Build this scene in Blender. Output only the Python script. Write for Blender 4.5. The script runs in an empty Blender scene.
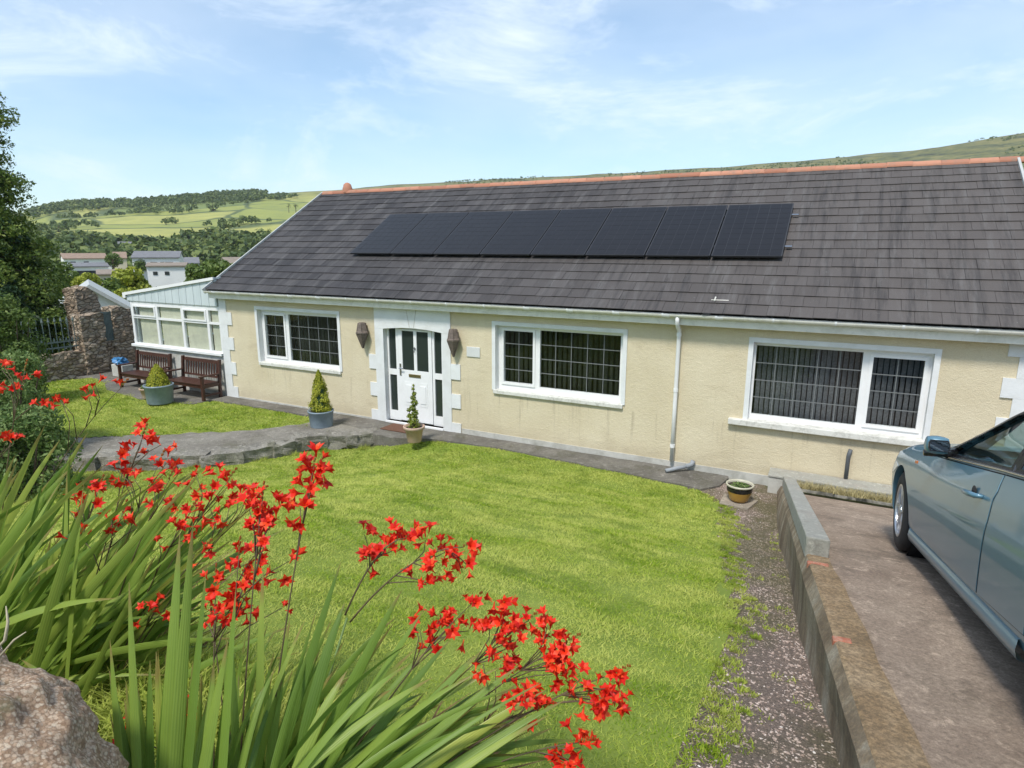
import bpy, bmesh, math, random
import numpy as np
from mathutils import Vector, Matrix, noise
from mathutils.bvhtree import BVHTree
random.seed(7)
rng = np.random.default_rng(11)
D = bpy.data
scene = bpy.context.scene
COL = scene.collection
R = math.radians

# ------------------------------------------------------------------ camera solution (metres; house facade is y=0, its base z=0)
F_PX, PIT, ROLL, YAW = 623.2, R(12.28), R(.17), R(27.3)
CAM = np.array([5.66, -10.97, 3.925])
def ray(px, py):
    a0, b0 = (px-512)/F_PX, (py-384)/F_PX
    cr, sr = math.cos(ROLL), math.sin(ROLL)
    a = a0*cr+b0*sr; b = -a0*sr+b0*cr
    c, s = math.cos(PIT), math.sin(PIT)
    x = a; y = c-b*s; z = -s-b*c
    return np.array([x*math.cos(YAW)-y*math.sin(YAW), x*math.sin(YAW)+y*math.cos(YAW), z])
def dep(px, py, t): return CAM+ray(px, py)*t
def atz(px, py, z):
    d = ray(px, py); return CAM+d*((z-CAM[2])/d[2])
def at_r(px, r):
    d = ray(px, 242.); h = math.hypot(d[0], d[1]); return CAM[0]+d[0]/h*r, CAM[1]+d[1]/h*r

# ------------------------------------------------------------------ scene objects
WL = {}
def tag(o, label=None, cat=None, group=None, kind=None):
    if label: o['label'] = label
    if cat: o['category'] = cat
    if group: o['group'] = group
    if kind: o['kind'] = kind
    return o
def thing(name, label, cat, loc=(0, 0, 0), group=None):
    o = D.objects.new(name, None); COL.objects.link(o); o.location = loc
    o.empty_display_size = .2
    WL[o.name] = np.array(loc, float)
    return tag(o, label, cat, group)
def wl(parent): return WL.get(parent.name, np.zeros(3)) if parent is not None else np.zeros(3)
def link(name, me, m, parent=None, off=None):
    if m is not None:
        for k in (m if isinstance(m, (list, tuple)) else [m]): me.materials.append(k)
    o = D.objects.new(name, me); COL.objects.link(o)
    if parent is not None:
        o.parent = parent; WL[o.name] = wl(parent)
    return o
class MB:
    def __init__(s): s.v = []; s.f = []; s.mi = []
    def add(s, vs, fs, mi=0):
        n = len(s.v); s.v += [tuple(map(float, p)) for p in vs]
        s.f += [tuple(i+n for i in f) for f in fs]; s.mi += [mi]*len(fs); return s
    def box(s, x0, x1, y0, y1, z0, z1, mi=0):
        v = [(x0,y0,z0),(x1,y0,z0),(x1,y1,z0),(x0,y1,z0),(x0,y0,z1),(x1,y0,z1),(x1,y1,z1),(x0,y1,z1)]
        return s.add(v, [(0,3,2,1),(4,5,6,7),(0,1,5,4),(1,2,6,5),(2,3,7,6),(3,0,4,7)], mi)
    def obox(s, p, ex, ey, ez, mi=0):
        p, ex, ey, ez = map(lambda a: np.array(a, float), (p, ex, ey, ez))
        v = [p, p+ex, p+ex+ey, p+ey, p+ez, p+ex+ez, p+ex+ey+ez, p+ey+ez]
        return s.add(v, [(0,3,2,1),(4,5,6,7),(0,1,5,4),(1,2,6,5),(2,3,7,6),(3,0,4,7)], mi)
    def prism(s, poly, z0, z1, mi=0):
        n = len(poly); g = lambda z, p: z(p[0], p[1]) if callable(z) else z
        v = [(p[0], p[1], g(z0, p)) for p in poly]+[(p[0], p[1], g(z1, p)) for p in poly]
        f = [tuple(range(n-1, -1, -1)), tuple(range(n, 2*n))]+[(i, (i+1) % n, n+(i+1) % n, n+i) for i in range(n)]
        return s.add(v, f, mi)
    def prism_y(s, poly, y0, y1, mi=0):      # poly in (x,z)
        n = len(poly)
        v = [(p[0], y0, p[1]) for p in poly]+[(p[0], y1, p[1]) for p in poly]
        f = [tuple(range(n)), tuple(range(2*n-1, n-1, -1))]+[((i+1) % n, i, n+i, n+(i+1) % n) for i in range(n)]
        return s.add(v, f, mi)
    def prism_x(s, poly, x0, x1, mi=0):      # poly in (y,z)
        n = len(poly)
        v = [(x0, p[0], p[1]) for p in poly]+[(x1, p[0], p[1]) for p in poly]
        f = [tuple(range(n-1, -1, -1)), tuple(range(n, 2*n))]+[(i, (i+1) % n, n+(i+1) % n, n+i) for i in range(n)]
        return s.add(v, f, mi)
    def lathe(s, prof, c=(0, 0, 0), n=24, mi=0, axis='z'):
        vs = []; fs = []
        for r, z in prof:
            for k in range(n):
                a = 2*math.pi*k/n
                if axis == 'z': vs.append((c[0]+r*math.cos(a), c[1]+r*math.sin(a), c[2]+z))
                else: vs.append((c[0]+r*math.cos(a), c[1]+z, c[2]+r*math.sin(a)))
        for i in range(len(prof)-1):
            for k in range(n):
                a, b = i*n+k, i*n+(k+1) % n
                fs.append((a, b, b+n, a+n) if axis == 'z' else (a, a+n, b+n, b))
        return s.add(vs, fs, mi)
    def tube(s, pts, r, n=8, mi=0, cap=True):
        pts = [Vector(p) for p in pts]; rs = r if isinstance(r, (list, tuple)) else [r]*len(pts)
        vs = []; fs = []; up = Vector((0, 0, 1))
        t0 = (pts[1]-pts[0]).normalized()
        if abs(t0.dot(up)) > .95: up = Vector((1, 0, 0))
        u = t0.cross(up).normalized()
        for i, p in enumerate(pts):
            t = (pts[min(i+1, len(pts)-1)]-pts[max(i-1, 0)]).normalized()
            u = (u-t*u.dot(t)).normalized(); w = t.cross(u)
            for k in range(n):
                a = 2*math.pi*k/n; vs.append(p+(u*math.cos(a)+w*math.sin(a))*rs[i])
        for i in range(len(pts)-1):
            for k in range(n):
                a, b = i*n+k, i*n+(k+1) % n; fs.append((a, b, b+n, a+n))
        if cap:
            fs.append(tuple(range(n-1, -1, -1))); fs.append(tuple(range((len(pts)-1)*n, len(pts)*n)))
        return s.add(vs, fs, mi)
    def build(s, name, m, parent=None, smooth=False, bevel=0, fixn=False):
        me = D.meshes.new(name); o3 = wl(parent)
        me.from_pydata([(a-o3[0], b-o3[1], c-o3[2]) for a, b, c in s.v], [], s.f)
        if s.mi and max(s.mi): me.polygons.foreach_set('material_index', s.mi)
        if fixn:
            bm = bmesh.new(); bm.from_mesh(me); bmesh.ops.recalc_face_normals(bm, faces=bm.faces); bm.to_mesh(me); bm.free()
        if smooth: me.polygons.foreach_set('use_smooth', [True]*len(me.polygons))
        me.update()
        o = link(name, me, m, parent)
        if bevel:
            b = o.modifiers.new('bevel', 'BEVEL'); b.width = bevel; b.segments = 2; b.limit_method = 'ANGLE'; b.angle_limit = R(40)
        return o
def np_mesh(name, verts, nper, m, parent=None, smooth=False):
    """verts (N*nper,3): N separate faces of nper corners"""
    me = D.meshes.new(name); verts = np.asarray(verts, float)-wl(parent); n = len(verts)
    me.vertices.add(n); me.vertices.foreach_set('co', verts.astype(np.float32).ravel())
    me.loops.add(n); me.loops.foreach_set('vertex_index', np.arange(n, dtype=np.int32))
    me.polygons.add(n//nper)
    me.polygons.foreach_set('loop_start', np.arange(0, n, nper, dtype=np.int32))
    me.update(calc_edges=True); me.validate()
    return link(name, me, m, parent)
def grid_mesh(name, xs, ys, Z, m, parent=None, mask=None, smooth=True):
    nx, ny = len(xs), len(ys); me = D.meshes.new(name); o3 = wl(parent)
    v = [(xs[i]-o3[0], ys[j]-o3[1], Z(xs[i], ys[j])-o3[2]) for j in range(ny) for i in range(nx)]
    f = [(j*nx+i, j*nx+i+1, (j+1)*nx+i+1, (j+1)*nx+i) for j in range(ny-1) for i in range(nx-1)
         if mask is None or mask((xs[i]+xs[i+1])/2, (ys[j]+ys[j+1])/2)]
    me.from_pydata(v, [], f)
    bm = bmesh.new(); bm.from_mesh(me); bmesh.ops.delete(bm, geom=[q for q in bm.verts if not q.link_faces], context='VERTS'); bm.to_mesh(me); bm.free()
    if smooth: me.polygons.foreach_set('use_smooth', [True]*len(me.polygons))
    me.update(); return link(name, me, m, parent)
def copy_tree(o, parent=None):
    c = o.copy(); COL.objects.link(c)
    if parent is not None: c.parent = parent
    for ch in list(o.children): copy_tree(ch, c)
    return c
def sm(a, b, x):
    t = min(1, max(0, (x-a)/(b-a))); return t*t*(3-2*t)
def inpoly(x, y, P):
    c = False; j = len(P)-1
    for i in range(len(P)):
        if (P[i][1] > y) != (P[j][1] > y) and x < (P[j][0]-P[i][0])*(y-P[i][1])/(P[j][1]-P[i][1])+P[i][0]: c = not c
        j = i
    return c
def nz(x, y, z=0): return noise.noise(Vector((x, y, z)))

# ------------------------------------------------------------------ materials
class NT:
    def __init__(s, name):
        s.m = D.materials.new(name); s.m.use_nodes = True; s.t = s.m.node_tree; s.n = s.t.nodes; s.l = s.t.links
        s.b = s.n['Principled BSDF']; s.co = s.n.new('ShaderNodeTexCoord')
        s.pos = s.n.new('ShaderNodeNewGeometry')
    def P(s, mode='w'):
        return s.pos.outputs['Position'] if mode == 'w' else s.co.outputs['Object']
    def map(s, vec, sc=(1, 1, 1), rot=(0, 0, 0)):
        q = s.n.new('ShaderNodeMapping'); q.inputs['Scale'].default_value = sc; q.inputs['Rotation'].default_value = rot
        s.l.new(vec, q.inputs['Vector']); return q.outputs[0]
    def noise(s, vec, scale, detail=4, rough=.55, dist=0):
        q = s.n.new('ShaderNodeTexNoise'); q.inputs['Scale'].default_value = scale; q.inputs['Detail'].default_value = detail
        q.inputs['Roughness'].default_value = rough; q.inputs['Distortion'].default_value = dist
        s.l.new(vec, q.inputs['Vector']); return q.outputs['Fac']
    def voro(s, vec, scale, feat='F1', out='Distance', rand=1):
        q = s.n.new('ShaderNodeTexVoronoi'); q.feature = feat; q.inputs['Scale'].default_value = scale; q.inputs['Randomness'].default_value = rand
        s.l.new(vec, q.inputs['Vector']); return q.outputs[out]
    def ramp(s, fac, stops, interp='LINEAR'):
        q = s.n.new('ShaderNodeValToRGB'); q.color_ramp.interpolation = interp; e = q.color_ramp.elements
        while len(e) < len(stops): e.new(.5)
        for k, (p, c) in enumerate(stops):
            e[k].position = p; c = c if isinstance(c, (tuple, list)) else (c, c, c); e[k].color = (*c, 1)
        s.l.new(fac, q.inputs[0]); return q.outputs[0]
    def mix(s, fac, a, b, mode='MIX'):
        q = s.n.new('ShaderNodeMix'); q.data_type = 'RGBA'; q.blend_type = mode
        for sock, val in ((q.inputs[0], fac), (q.inputs[6], a), (q.inputs[7], b)):
            if isinstance(val, (int, float)): sock.default_value = val
            elif isinstance(val, tuple): sock.default_value = (*val, 1)
            else: s.l.new(val, sock)
        return q.outputs[2]
    def math(s, op, a, b=0.):
        q = s.n.new('ShaderNodeMath'); q.operation = op
        for k, val in enumerate((a, b)):
            if isinstance(val, (int, float)): q.inputs[k].default_value = val
            else: s.l.new(val, q.inputs[k])
        return q.outputs[0]
    def rnd(s): return s.pos.outputs['Random Per Island']
    def bump(s, h, dist=.01, st=.6):
        q = s.n.new('ShaderNodeBump'); q.inputs['Distance'].default_value = dist; q.inputs['Strength'].default_value = st
        s.l.new(h, q.inputs['Height'])
        if s.b.inputs['Normal'].is_linked: s.l.new(s.b.inputs['Normal'].links[0].from_socket, q.inputs['Normal'])
        s.l.new(q.outputs[0], s.b.inputs['Normal'])
    def done(s, col, rough=.6, metal=0, spec=.5, coat=0, trans=0):
        for k, v in (('Base Color', col), ('Roughness', rough), ('Metallic', metal), ('Specular IOR Level', spec), ('Coat Weight', coat), ('Transmission Weight', trans)):
            if isinstance(v, tuple): s.b.inputs[k].default_value = (*v, 1)
            elif isinstance(v, (int, float)): s.b.inputs[k].default_value = v
            else: s.l.new(v, s.b.inputs[k])
        return s.m
M = {}
def simple(key, c, rough=.5, var=.15, sc=8, bump=.0, bsc=80, metal=0, spec=.5, coat=0, dirt=None, dsc=3, damt=.5):
    t = NT(key); P = t.P(); c2 = tuple(x*(1-var) for x in c); c1 = tuple(min(1, x*(1+var)) for x in c)
    col = t.ramp(t.noise(P, sc, 6, .6), [(.3, c2), (.7, c1)])
    if dirt: col = t.mix(t.math('MULTIPLY', t.ramp(t.noise(P, dsc, 8, .7, .4), [(.48, 0.), (.72, 1.)]), damt), col, dirt)
    if bump: t.bump(t.noise(P, bsc, 5, .65), bump, .7)
    M[key] = t.done(col, rough, metal, spec, coat); return M[key]
# walls
t = NT('cream_render'); P = t.P()
col = t.ramp(t.noise(P, .9, 6, .6), [(.3, (.62, .535, .375)), (.7, (.74, .66, .49))])
col = t.mix(t.ramp(t.noise(P, 55, 3, .7), [(.3, .0), (.75, .55)]), col, (.50, .42, .26))
col = t.mix(t.math('MULTIPLY', t.ramp(t.noise(t.map(P, (.7, .7, 1.2)), 1.1, 8, .75, .7), [(.56, 0.), (.8, 1.)]), .45), col, (.33, .26, .16))
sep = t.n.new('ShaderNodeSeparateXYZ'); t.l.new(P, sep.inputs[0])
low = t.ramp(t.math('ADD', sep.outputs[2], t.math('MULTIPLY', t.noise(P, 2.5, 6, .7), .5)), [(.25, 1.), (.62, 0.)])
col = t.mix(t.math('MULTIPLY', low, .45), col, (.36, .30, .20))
hi = t.ramp(t.noise(t.map(P, (9, 9, .5)), 1, 6, .7), [(.55, 0.), (.75, 1.)])
zst = t.n.new('ShaderNodeMapRange'); zst.inputs[1].default_value = .25; zst.inputs[2].default_value = .98; t.l.new(sep.outputs[2], zst.inputs[0])
under = t.math('MULTIPLY', t.ramp(zst.outputs[0], [(0., 0.), (.98, 1.), (1., 0.)]), hi)
col = t.mix(t.math('MULTIPLY', hi, .16), col, (.30, .25, .17)); col = t.mix(t.math('MULTIPLY', under, .6), col, (.27, .22, .15))
col = t.mix(t.math('MULTIPLY', t.ramp(t.noise(t.map(P, (1, 1, 2.4)), 3.2, 9, .8, .4), [(.60, 0.), (.74, 1.)]), .4), col, (.36, .27, .17))
t.bump(t.voro(P, 80), .007, .6); t.bump(t.noise(P, 14, 6, .7), .02, .5)
M['render'] = t.done(col, .92)
simple('white_paint', (.72, .73, .73), .6, .05, 3, .006, 40, dirt=(.46, .45, .40), dsc=2.2, damt=.35)
simple('upvc', (.80, .80, .80), .25, .03, 5, dirt=(.55, .55, .5), dsc=4, damt=.15)
simple('gutter', (.74, .72, .65), .4, .06, 4, dirt=(.42, .41, .33), dsc=5, damt=.5)
simple('sill', (.66, .65, .60), .7, .06, 4, .004, 60, dirt=(.22, .21, .17), dsc=9, damt=.65)
simple('plinth', (.50, .49, .45), .85, .12, 4, .006, 60, dirt=(.2, .19, .15), dsc=3, damt=.6)
simple('lead', (.17, .18, .18), .5, .05)
simple('dark_room', (.05, .05, .055), .9, .2)
simple('blind_grey', (.13, .13, .145), .8, .3, 30)
simple('blind_green', (.04, .045, .035), .8, .3, 30)
simple('blind_cream', (.66, .62, .50), .85, .10, 6)
simple('chrome', (.6, .6, .6), .25, .05, metal=1)
simple('brass', (.42, .33, .16), .35, .1, metal=1)
simple('black_plastic', (.02, .02, .022), .5, .2)
simple('lantern', (.16, .125, .105), .75, .35, 25, .006, 90, dirt=(.05, .04, .035), dsc=20)
simple('plaque', (.62, .63, .62), .5, .06, 40)
simple('bench_wood', (.065, .026, .017), .45, .35, 18, .003, 60)
simple('grey_pipe', (.27, .29, .31), .6, .1)
simple('dark_pipe', (.10, .11, .12), .6, .2)
simple('blue_pot', (.21, .27, .32), .45, .12, 5, .003, 40, dirt=(.12, .14, .15), dsc=6)
simple('terracotta', (.50, .34, .26), .8, .12, 9, .004, 60, dirt=(.62, .56, .5), dsc=6)
simple('soil', (.045, .032, .022), .95, .4, 30, .02, 60)
simple('ochre_glaze', (.42, .24, .05), .3, .12, 8); simple('black_glaze', (.02, .02, .02), .2, .2); simple('cream_glaze', (.5, .47, .36), .35, .1)
simple('mat_brown', (.13, .06, .035), .95, .4, 60, .01, 150)
simple('blue_plastic', (.05, .20, .42), .4, .25, 12)
simple('iron_rail', (.13, .165, .155), .6, .2, 12)
simple('wood_bark', (.085, .06, .04), .9, .4, 12, .03, 25)
simple('verge', (.45, .46, .45), .6, .1, 6, dirt=(.3, .3, .25))
simple('far_white', (.80, .79, .76), .8, .05, .3)
simple('far_cream', (.60, .52, .38), .8, .05, .3)
simple('far_slate', (.17, .17, .18), .8, .15, 1.5)
simple('far_orange', (.27, .19, .14), .8, .15, 1.5)
simple('far_brown', (.24, .195, .155), .8, .15, 1.5)
simple('far_glass', (.03, .035, .04), .2, .2)
# boards of conservatory gable
t = NT('white_boards'); P = t.P()
col = t.mix(t.ramp(t.noise(t.map(P, (7, 1, .8)), 1, 4, .6), [(.4, 0.), (.7, .35)]), (.58, .64, .65), (.34, .41, .43))
M['boards'] = t.done(col, .4)
# polycarbonate roof
t = NT('polycarbonate'); M['poly'] = t.done((.62, .66, .68), .3)
# glass
t = NT('window_glass'); tr = t.n.new('ShaderNodeBsdfTransparent'); tr.inputs[0].default_value = (.86, .9, .88, 1)
gl = t.n.new('ShaderNodeBsdfGlossy'); gl.inputs['Roughness'].default_value = .02
lw = t.n.new('ShaderNodeLayerWeight'); lw.inputs['Blend'].default_value = .5
fr_ = t.math('ADD', t.math('MULTIPLY', t.math('POWER', lw.outputs['Facing'], 4.), .9), .045)
mx = t.n.new('ShaderNodeMixShader'); t.l.new(fr_, mx.inputs[0]); t.l.new(tr.outputs[0], mx.inputs[1]); t.l.new(gl.outputs[0], mx.inputs[2])
t.l.new(mx.outputs[0], t.n['Material Output'].inputs[0]); M['glass'] = t.m
def tinted(key, c):
    q = M['glass'].copy(); q.name = key
    for n in q.node_tree.nodes:
        if n.type == 'BSDF_TRANSPARENT': n.inputs[0].default_value = (*c, 1)
    M[key] = q
tinted('car_glass', (.66, .78, .74)); t = NT('door_glass_frosted'); M['door_glass'] = t.done((.028, .038, .034), .12, spec=.6)
# roof tiles
t = NT('roof_tiles'); P = t.P(); rnd = t.rnd()
col = t.ramp(rnd, [(0., (.024, .022, .024)), (.5, (.037, .034, .036)), (1., (.062, .057, .058))])
big = t.noise(t.map(P, (.30, .9, .9)), 1, 5, .6)
col = t.mix(t.ramp(big, [(.35, 0.), (.7, .55)]), col, (.070, .064, .062))
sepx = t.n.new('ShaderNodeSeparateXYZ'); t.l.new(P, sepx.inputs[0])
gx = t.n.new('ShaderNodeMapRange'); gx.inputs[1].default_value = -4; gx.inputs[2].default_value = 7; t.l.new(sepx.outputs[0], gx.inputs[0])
col = t.mix(t.math('MULTIPLY', gx.outputs[0], .6), col, (.115, .098, .088))  # lighter to the right: exposure difference put into the tile colour
col = t.mix(t.math('MULTIPLY', t.ramp(t.noise(t.map(P, (5, .55, .55)), 1, 7, .75, .3), [(.52, 0.), (.70, 1.)]), .5), col, (.15, .145, .14))
col = t.mix(t.math('MULTIPLY', t.ramp(t.noise(t.map(P, (6, .5, .5), (0, 0, .3)), 1, 7, .7), [(.50, 0.), (.66, 1.)]), .6), col, (.018, .017, .018))
col = t.mix(t.ramp(t.noise(P, 14, 8, .8), [(.62, 0.), (.70, .7)]), col, (.22, .225, .20))
t.bump(t.noise(P, 60, 5, .7), .006, .6)
M['tiles'] = t.done(col, .68, spec=.4)
t = NT('ridge_tiles'); P = t.P()
col = t.ramp(t.rnd(), [(0, (.34, .14, .085)), (1, (.50, .235, .15))])
col = t.mix(t.ramp(t.noise(P, 7, 8, .75), [(.5, 0.), (.68, .75)]), col, (.22, .17, .13)); t.bump(t.noise(P, 40, 5), .005)
M['ridge'] = t.done(col, .85)
# solar
t = NT('solar_cells'); P = t.co.outputs['Object']
col = t.mix(t.math('MULTIPLY', t.noise(t.P(), 2.5, 6, .7), .25), (.010, .010, .012), (.045, .043, .045))
M['solar'] = t.done(col, .3, spec=.28)
simple('solar_frame', (.03, .03, .033), .4, .1)
# ground
t = NT('earth'); P = t.P()
col = t.ramp(t.noise(P, 3, 10, .7), [(.3, (.05, .045, .022)), (.55, (.075, .085, .025)), (.75, (.10, .09, .05))])
t.bump(t.noise(P, 25, 8, .7), .03); M['earth'] = t.done(col, .95)
t = NT('lawn_soil'); P = t.P()
col = t.ramp(t.noise(P, 1.6, 8, .65), [(.3, (.13, .19, .02)), (.6, (.21, .27, .035)), (.8, (.28, .30, .06))])
t.bump(t.noise(P, 60, 5, .7), .02); M['lawn'] = t.done(col, .95)
t = NT('grass_blades'); P = t.P(); rnd = t.rnd()
col = t.ramp(rnd, [(0., (.14, .24, .012)), (.45, (.25, .37, .022)), (.8, (.37, .47, .045)), (1., (.54, .54, .14))])
dry = t.ramp(t.noise(t.map(P, (.8, 1.6, .5), (0, 0, .5)), 1.1, 8, .7, .8), [(.38, 0.), (.60, 1.)])
col = t.mix(t.math('MULTIPLY', dry, .8), col, (.60, .62, .17))
dk = t.ramp(t.noise(P, 2.6, 6, .65), [(.50, 0.), (.7, 1.)])
col = t.mix(t.math('MULTIPLY', dk, .55), col, (.10, .20, .015))
M['blade'] = t.done(col, .6, spec=.2)
tl = t.n.new('ShaderNodeBsdfTranslucent'); t.l.new(col, tl.inputs[0]); mx = t.n.new('ShaderNodeMixShader'); mx.inputs[0].default_value = .4
t.l.new(t.b.outputs[0], mx.inputs[1]); t.l.new(tl.outputs[0], mx.inputs[2]); t.l.new(mx.outputs[0], t.n['Material Output'].inputs[0])
def leafmat(key, stops, spec=.3, rough=.55, sc=.5, dark=None):
    t = NT(key); P = t.P()
    col = t.ramp(t.math('ADD', t.math('MULTIPLY', t.rnd(), .7), t.math('MULTIPLY', t.noise(P, sc, 4), .4)), stops)
    m = t.done(col, rough, spec=spec)
    # a leaf lets some light through
    tl = t.n.new('ShaderNodeBsdfTranslucent'); t.l.new(col, tl.inputs[0]); mx = t.n.new('ShaderNodeMixShader'); mx.inputs[0].default_value = .25
    t.l.new(t.b.outputs[0], mx.inputs[1]); t.l.new(tl.outputs[0], mx.inputs[2]); t.l.new(mx.outputs[0], t.n['Material Output'].inputs[0])
    M[key] = m; return m
leafmat('conifer', [(.1, (.05, .10, .020)), (.5, (.11, .17, .03)), (.9, (.25, .30, .06))], sc=1.2)
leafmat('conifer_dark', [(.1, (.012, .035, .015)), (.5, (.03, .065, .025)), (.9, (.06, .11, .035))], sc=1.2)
leafmat('broadleaf', [(.1, (.05, .09, .018)), (.5, (.095, .15, .03)), (.9, (.18, .24, .055))], sc=.6)
leafmat('yellow_leaf', [(.1, (.13, .17, .02)), (.5, (.24, .28, .03)), (.9, (.40, .42, .06))], sc=.6)
leafmat('bush_leaf', [(.1, (.06, .12, .03)), (.5, (.12, .19, .05)), (.9, (.24, .31, .10))], sc=1.5)
leafmat('gold_conifer', [(.1, (.15, .19, .02)), (.5, (.30, .33, .03)), (.9, (.55, .52, .06))], sc=3)
leafmat('wood_far', [(.1, (.045, .08, .022)), (.5, (.095, .14, .035)), (.9, (.21, .25, .065))], sc=.02)
leafmat('petal', [(.05, (.38, .006, .004)), (.4, (.70, .015, .006)), (.75, (.86, .05, .012)), (1., (.92, .16, .03))], spec=.4, sc=10)
leafmat('bud', [(.1, (.35, .06, .01)), (.9, (.25, .18, .04))], sc=10)
t = NT('crocosmia_leaf'); P = t.P()
uv = t.n.new('ShaderNodeUVMap'); uv.uv_map = 'UV'; su = t.n.new('ShaderNodeSeparateXYZ'); t.l.new(uv.outputs[0], su.inputs[0])
col = t.ramp(t.math('ADD', t.math('MULTIPLY', t.rnd(), .75), t.math('MULTIPLY', t.noise(P, 4, 4), .3)), [(.1, (.09, .17, .022)), (.45, (.19, .30, .04)), (.8, (.32, .42, .07)), (1., (.52, .52, .10))])
strp = t.math('PINGPONG', t.math('MULTIPLY', su.outputs[0], 5.), .5)
col = t.mix(t.math('MULTIPLY', strp, .35), col, (.24, .36, .10))
col = t.mix(t.math('MULTIPLY', t.ramp(t.math('ADD', su.outputs[1], t.math('MULTIPLY', t.rnd(), .12)), [(.93, 0.), (1., 1.)]), .8), col, (.30, .22, .07))
t.bump(strp, .002, .5)
m = t.done(col, .42, spec=.45)
tl = t.n.new('ShaderNodeBsdfTranslucent'); t.l.new(col, tl.inputs[0]); mx = t.n.new('ShaderNodeMixShader'); mx.inputs[0].default_value = .4
t.l.new(t.b.outputs[0], mx.inputs[1]); t.l.new(tl.outputs[0], mx.inputs[2]); t.l.new(mx.outputs[0], t.n['Material Output'].inputs[0]); M['sword'] = m
simple('stem', (.10, .07, .035), .6, .3, 20)
simple('stem_green', (.12, .19, .05), .6, .3, 20)
simple('stem_dry', (.42, .36, .25), .8, .2, 20)
# concrete
def concrete(key, a, b, spots, bsc=30, moss=None, mamt=.5):
    t = NT(key); P = t.P()
    col = t.ramp(t.noise(P, 1.3, 8, .65), [(.3, a), (.7, b)])
    col = t.mix(t.ramp(t.noise(P, 45, 4, .8), [(.35, .55), (.62, 0.)]), col, spots)
    col = t.mix(t.math('MULTIPLY', t.ramp(t.noise(P, 5, 8, .8, .5), [(.36, 1.), (.48, 0.)]), .5), col, tuple(x*.55 for x in a))
    col = t.mix(t.math('MULTIPLY', t.ramp(t.noise(P, 9, 8, .85, .5), [(.54, 0.), (.64, 1.)]), .6), col, tuple(min(1, x*1.5) for x in b))
    if moss: col = t.mix(t.math('MULTIPLY', t.ramp(t.noise(P, 2.2, 9, .75, .6), [(.5, 0.), (.66, 1.)]), mamt), col, moss)
    t.bump(t.noise(P, bsc, 8, .8), .03, .9)
    M[key] = t.done(col, .9)
concrete('path', (.12, .108, .09), (.27, .25, .215), (.06, .055, .045), moss=(.07, .07, .03), mamt=.5)
concrete('old_slab', (.17, .152, .125), (.36, .335, .285), (.09, .08, .065), 16, moss=(.10, .095, .05))
concrete('drive', (.31, .225, .165), (.54, .42, .32), (.11, .08, .058), 22, moss=(.13, .10, .07), mamt=.6)
concrete('cope', (.42, .41, .36), (.52, .51, .45), (.26, .26, .22), 60, moss=(.42, .30, .24), mamt=.3)
concrete('paving', (.34, .29, .23), (.42, .36, .29), (.20, .17, .13), 40)
t = NT('wall_concrete'); P = t.P()
col = t.ramp(t.noise(t.map(P, (3, 3, .6)), 1, 8, .7, .4), [(.36, (.16, .105, .06)), (.50, (.33, .25, .16)), (.68, (.56, .51, .41))])
col = t.mix(t.ramp(t.noise(P, 38, 8, .8), [(.45, .5), (.62, 0.)]), col, (.11, .095, .075))
t.bump(t.noise(P, 30, 9, .8), .03, .8); M['wallc'] = t.done(col, .9)
t = NT('wall_top'); P = t.P()
col = t.ramp(t.noise(P, 2.5, 8, .7), [(.3, (.17, .105, .05)), (.5, (.36, .24, .125)), (.7, (.52, .38, .23))])
col = t.mix(t.ramp(t.noise(P, 40, 8, .8), [(.42, .6), (.6, 0.)]), col, (.08, .065, .045))
col = t.mix(t.ramp(t.noise(P, 1.7, 3, .5, .3), [(.63, 0.), (.69, .8)]), col, (.50, .47, .40))
t.bump(t.noise(P, 30, 9, .75), .025, .9); M['wallt'] = t.done(col, .9)
simple('brick_red', (.38, .13, .075), .9, .3, 25, .01, 50, dirt=(.42, .34, .25), dsc=30, damt=.9)
t = NT('gravel'); P = t.P()
col = t.ramp(t.rnd(), [(0., (.16, .115, .09)), (.3, (.32, .24, .20)), (.7, (.45, .35, .30)), (.96, (.55, .46, .41)), (1., (.70, .65, .60))])
col = t.mix(t.math('MULTIPLY', t.ramp(t.noise(P, 1.1, 5, .6), [(.44, 0.), (.58, 1.)]), .7), col, (.14, .12, .06))
M['gravel'] = t.done(col, .85)
t = NT('gravel_bed'); P = t.P()
col = t.ramp(t.noise(P, 1.1, 5, .6), [(.40, (.31, .235, .19)), (.58, (.17, .15, .075))])
col = t.mix(t.ramp(t.noise(P, 60, 4, .8), [(.4, .6), (.6, 0.)]), col, (.05, .04, .03)); t.bump(t.noise(P, 50, 6, .8), .03, 1)
M['gravel_bed'] = t.done(col, .95)
concrete('edge_stone', (.17, .155, .13), (.40, .375, .32), (.07, .062, .05), 18, moss=(.11, .11, .05), mamt=.5)
# rubble stone
t = NT('rubble'); P = t.P(); Pm = t.map(P, (1.2, 1.2, 2.3))
cellc = t.voro(Pm, 4.2, 'F1', 'Color'); sc_ = t.n.new('ShaderNodeSeparateColor'); t.l.new(cellc, sc_.inputs[0])
col = t.ramp(sc_.outputs[0], [(0., (.24, .175, .12)), (.5, (.37, .28, .20)), (1., (.50, .41, .31))])
ed = t.voro(Pm, 4.2, 'DISTANCE_TO_EDGE')
col = t.mix(t.ramp(ed, [(.0, .8), (.06, 0.)]), col, (.14, .115, .085))
col = t.mix(t.ramp(t.noise(P, 6, 8, .75), [(.55, 0.), (.7, .6)]), col, (.42, .40, .34))
t.bump(t.ramp(ed, [(.0, 0.), (.15, 1.)]), .05, 1); t.bump(t.noise(P, 25, 8, .75), .02, .8)
M['rubble'] = t.done(col, .92)
t = NT('pebbled_mortar'); P = t.P()
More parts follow.
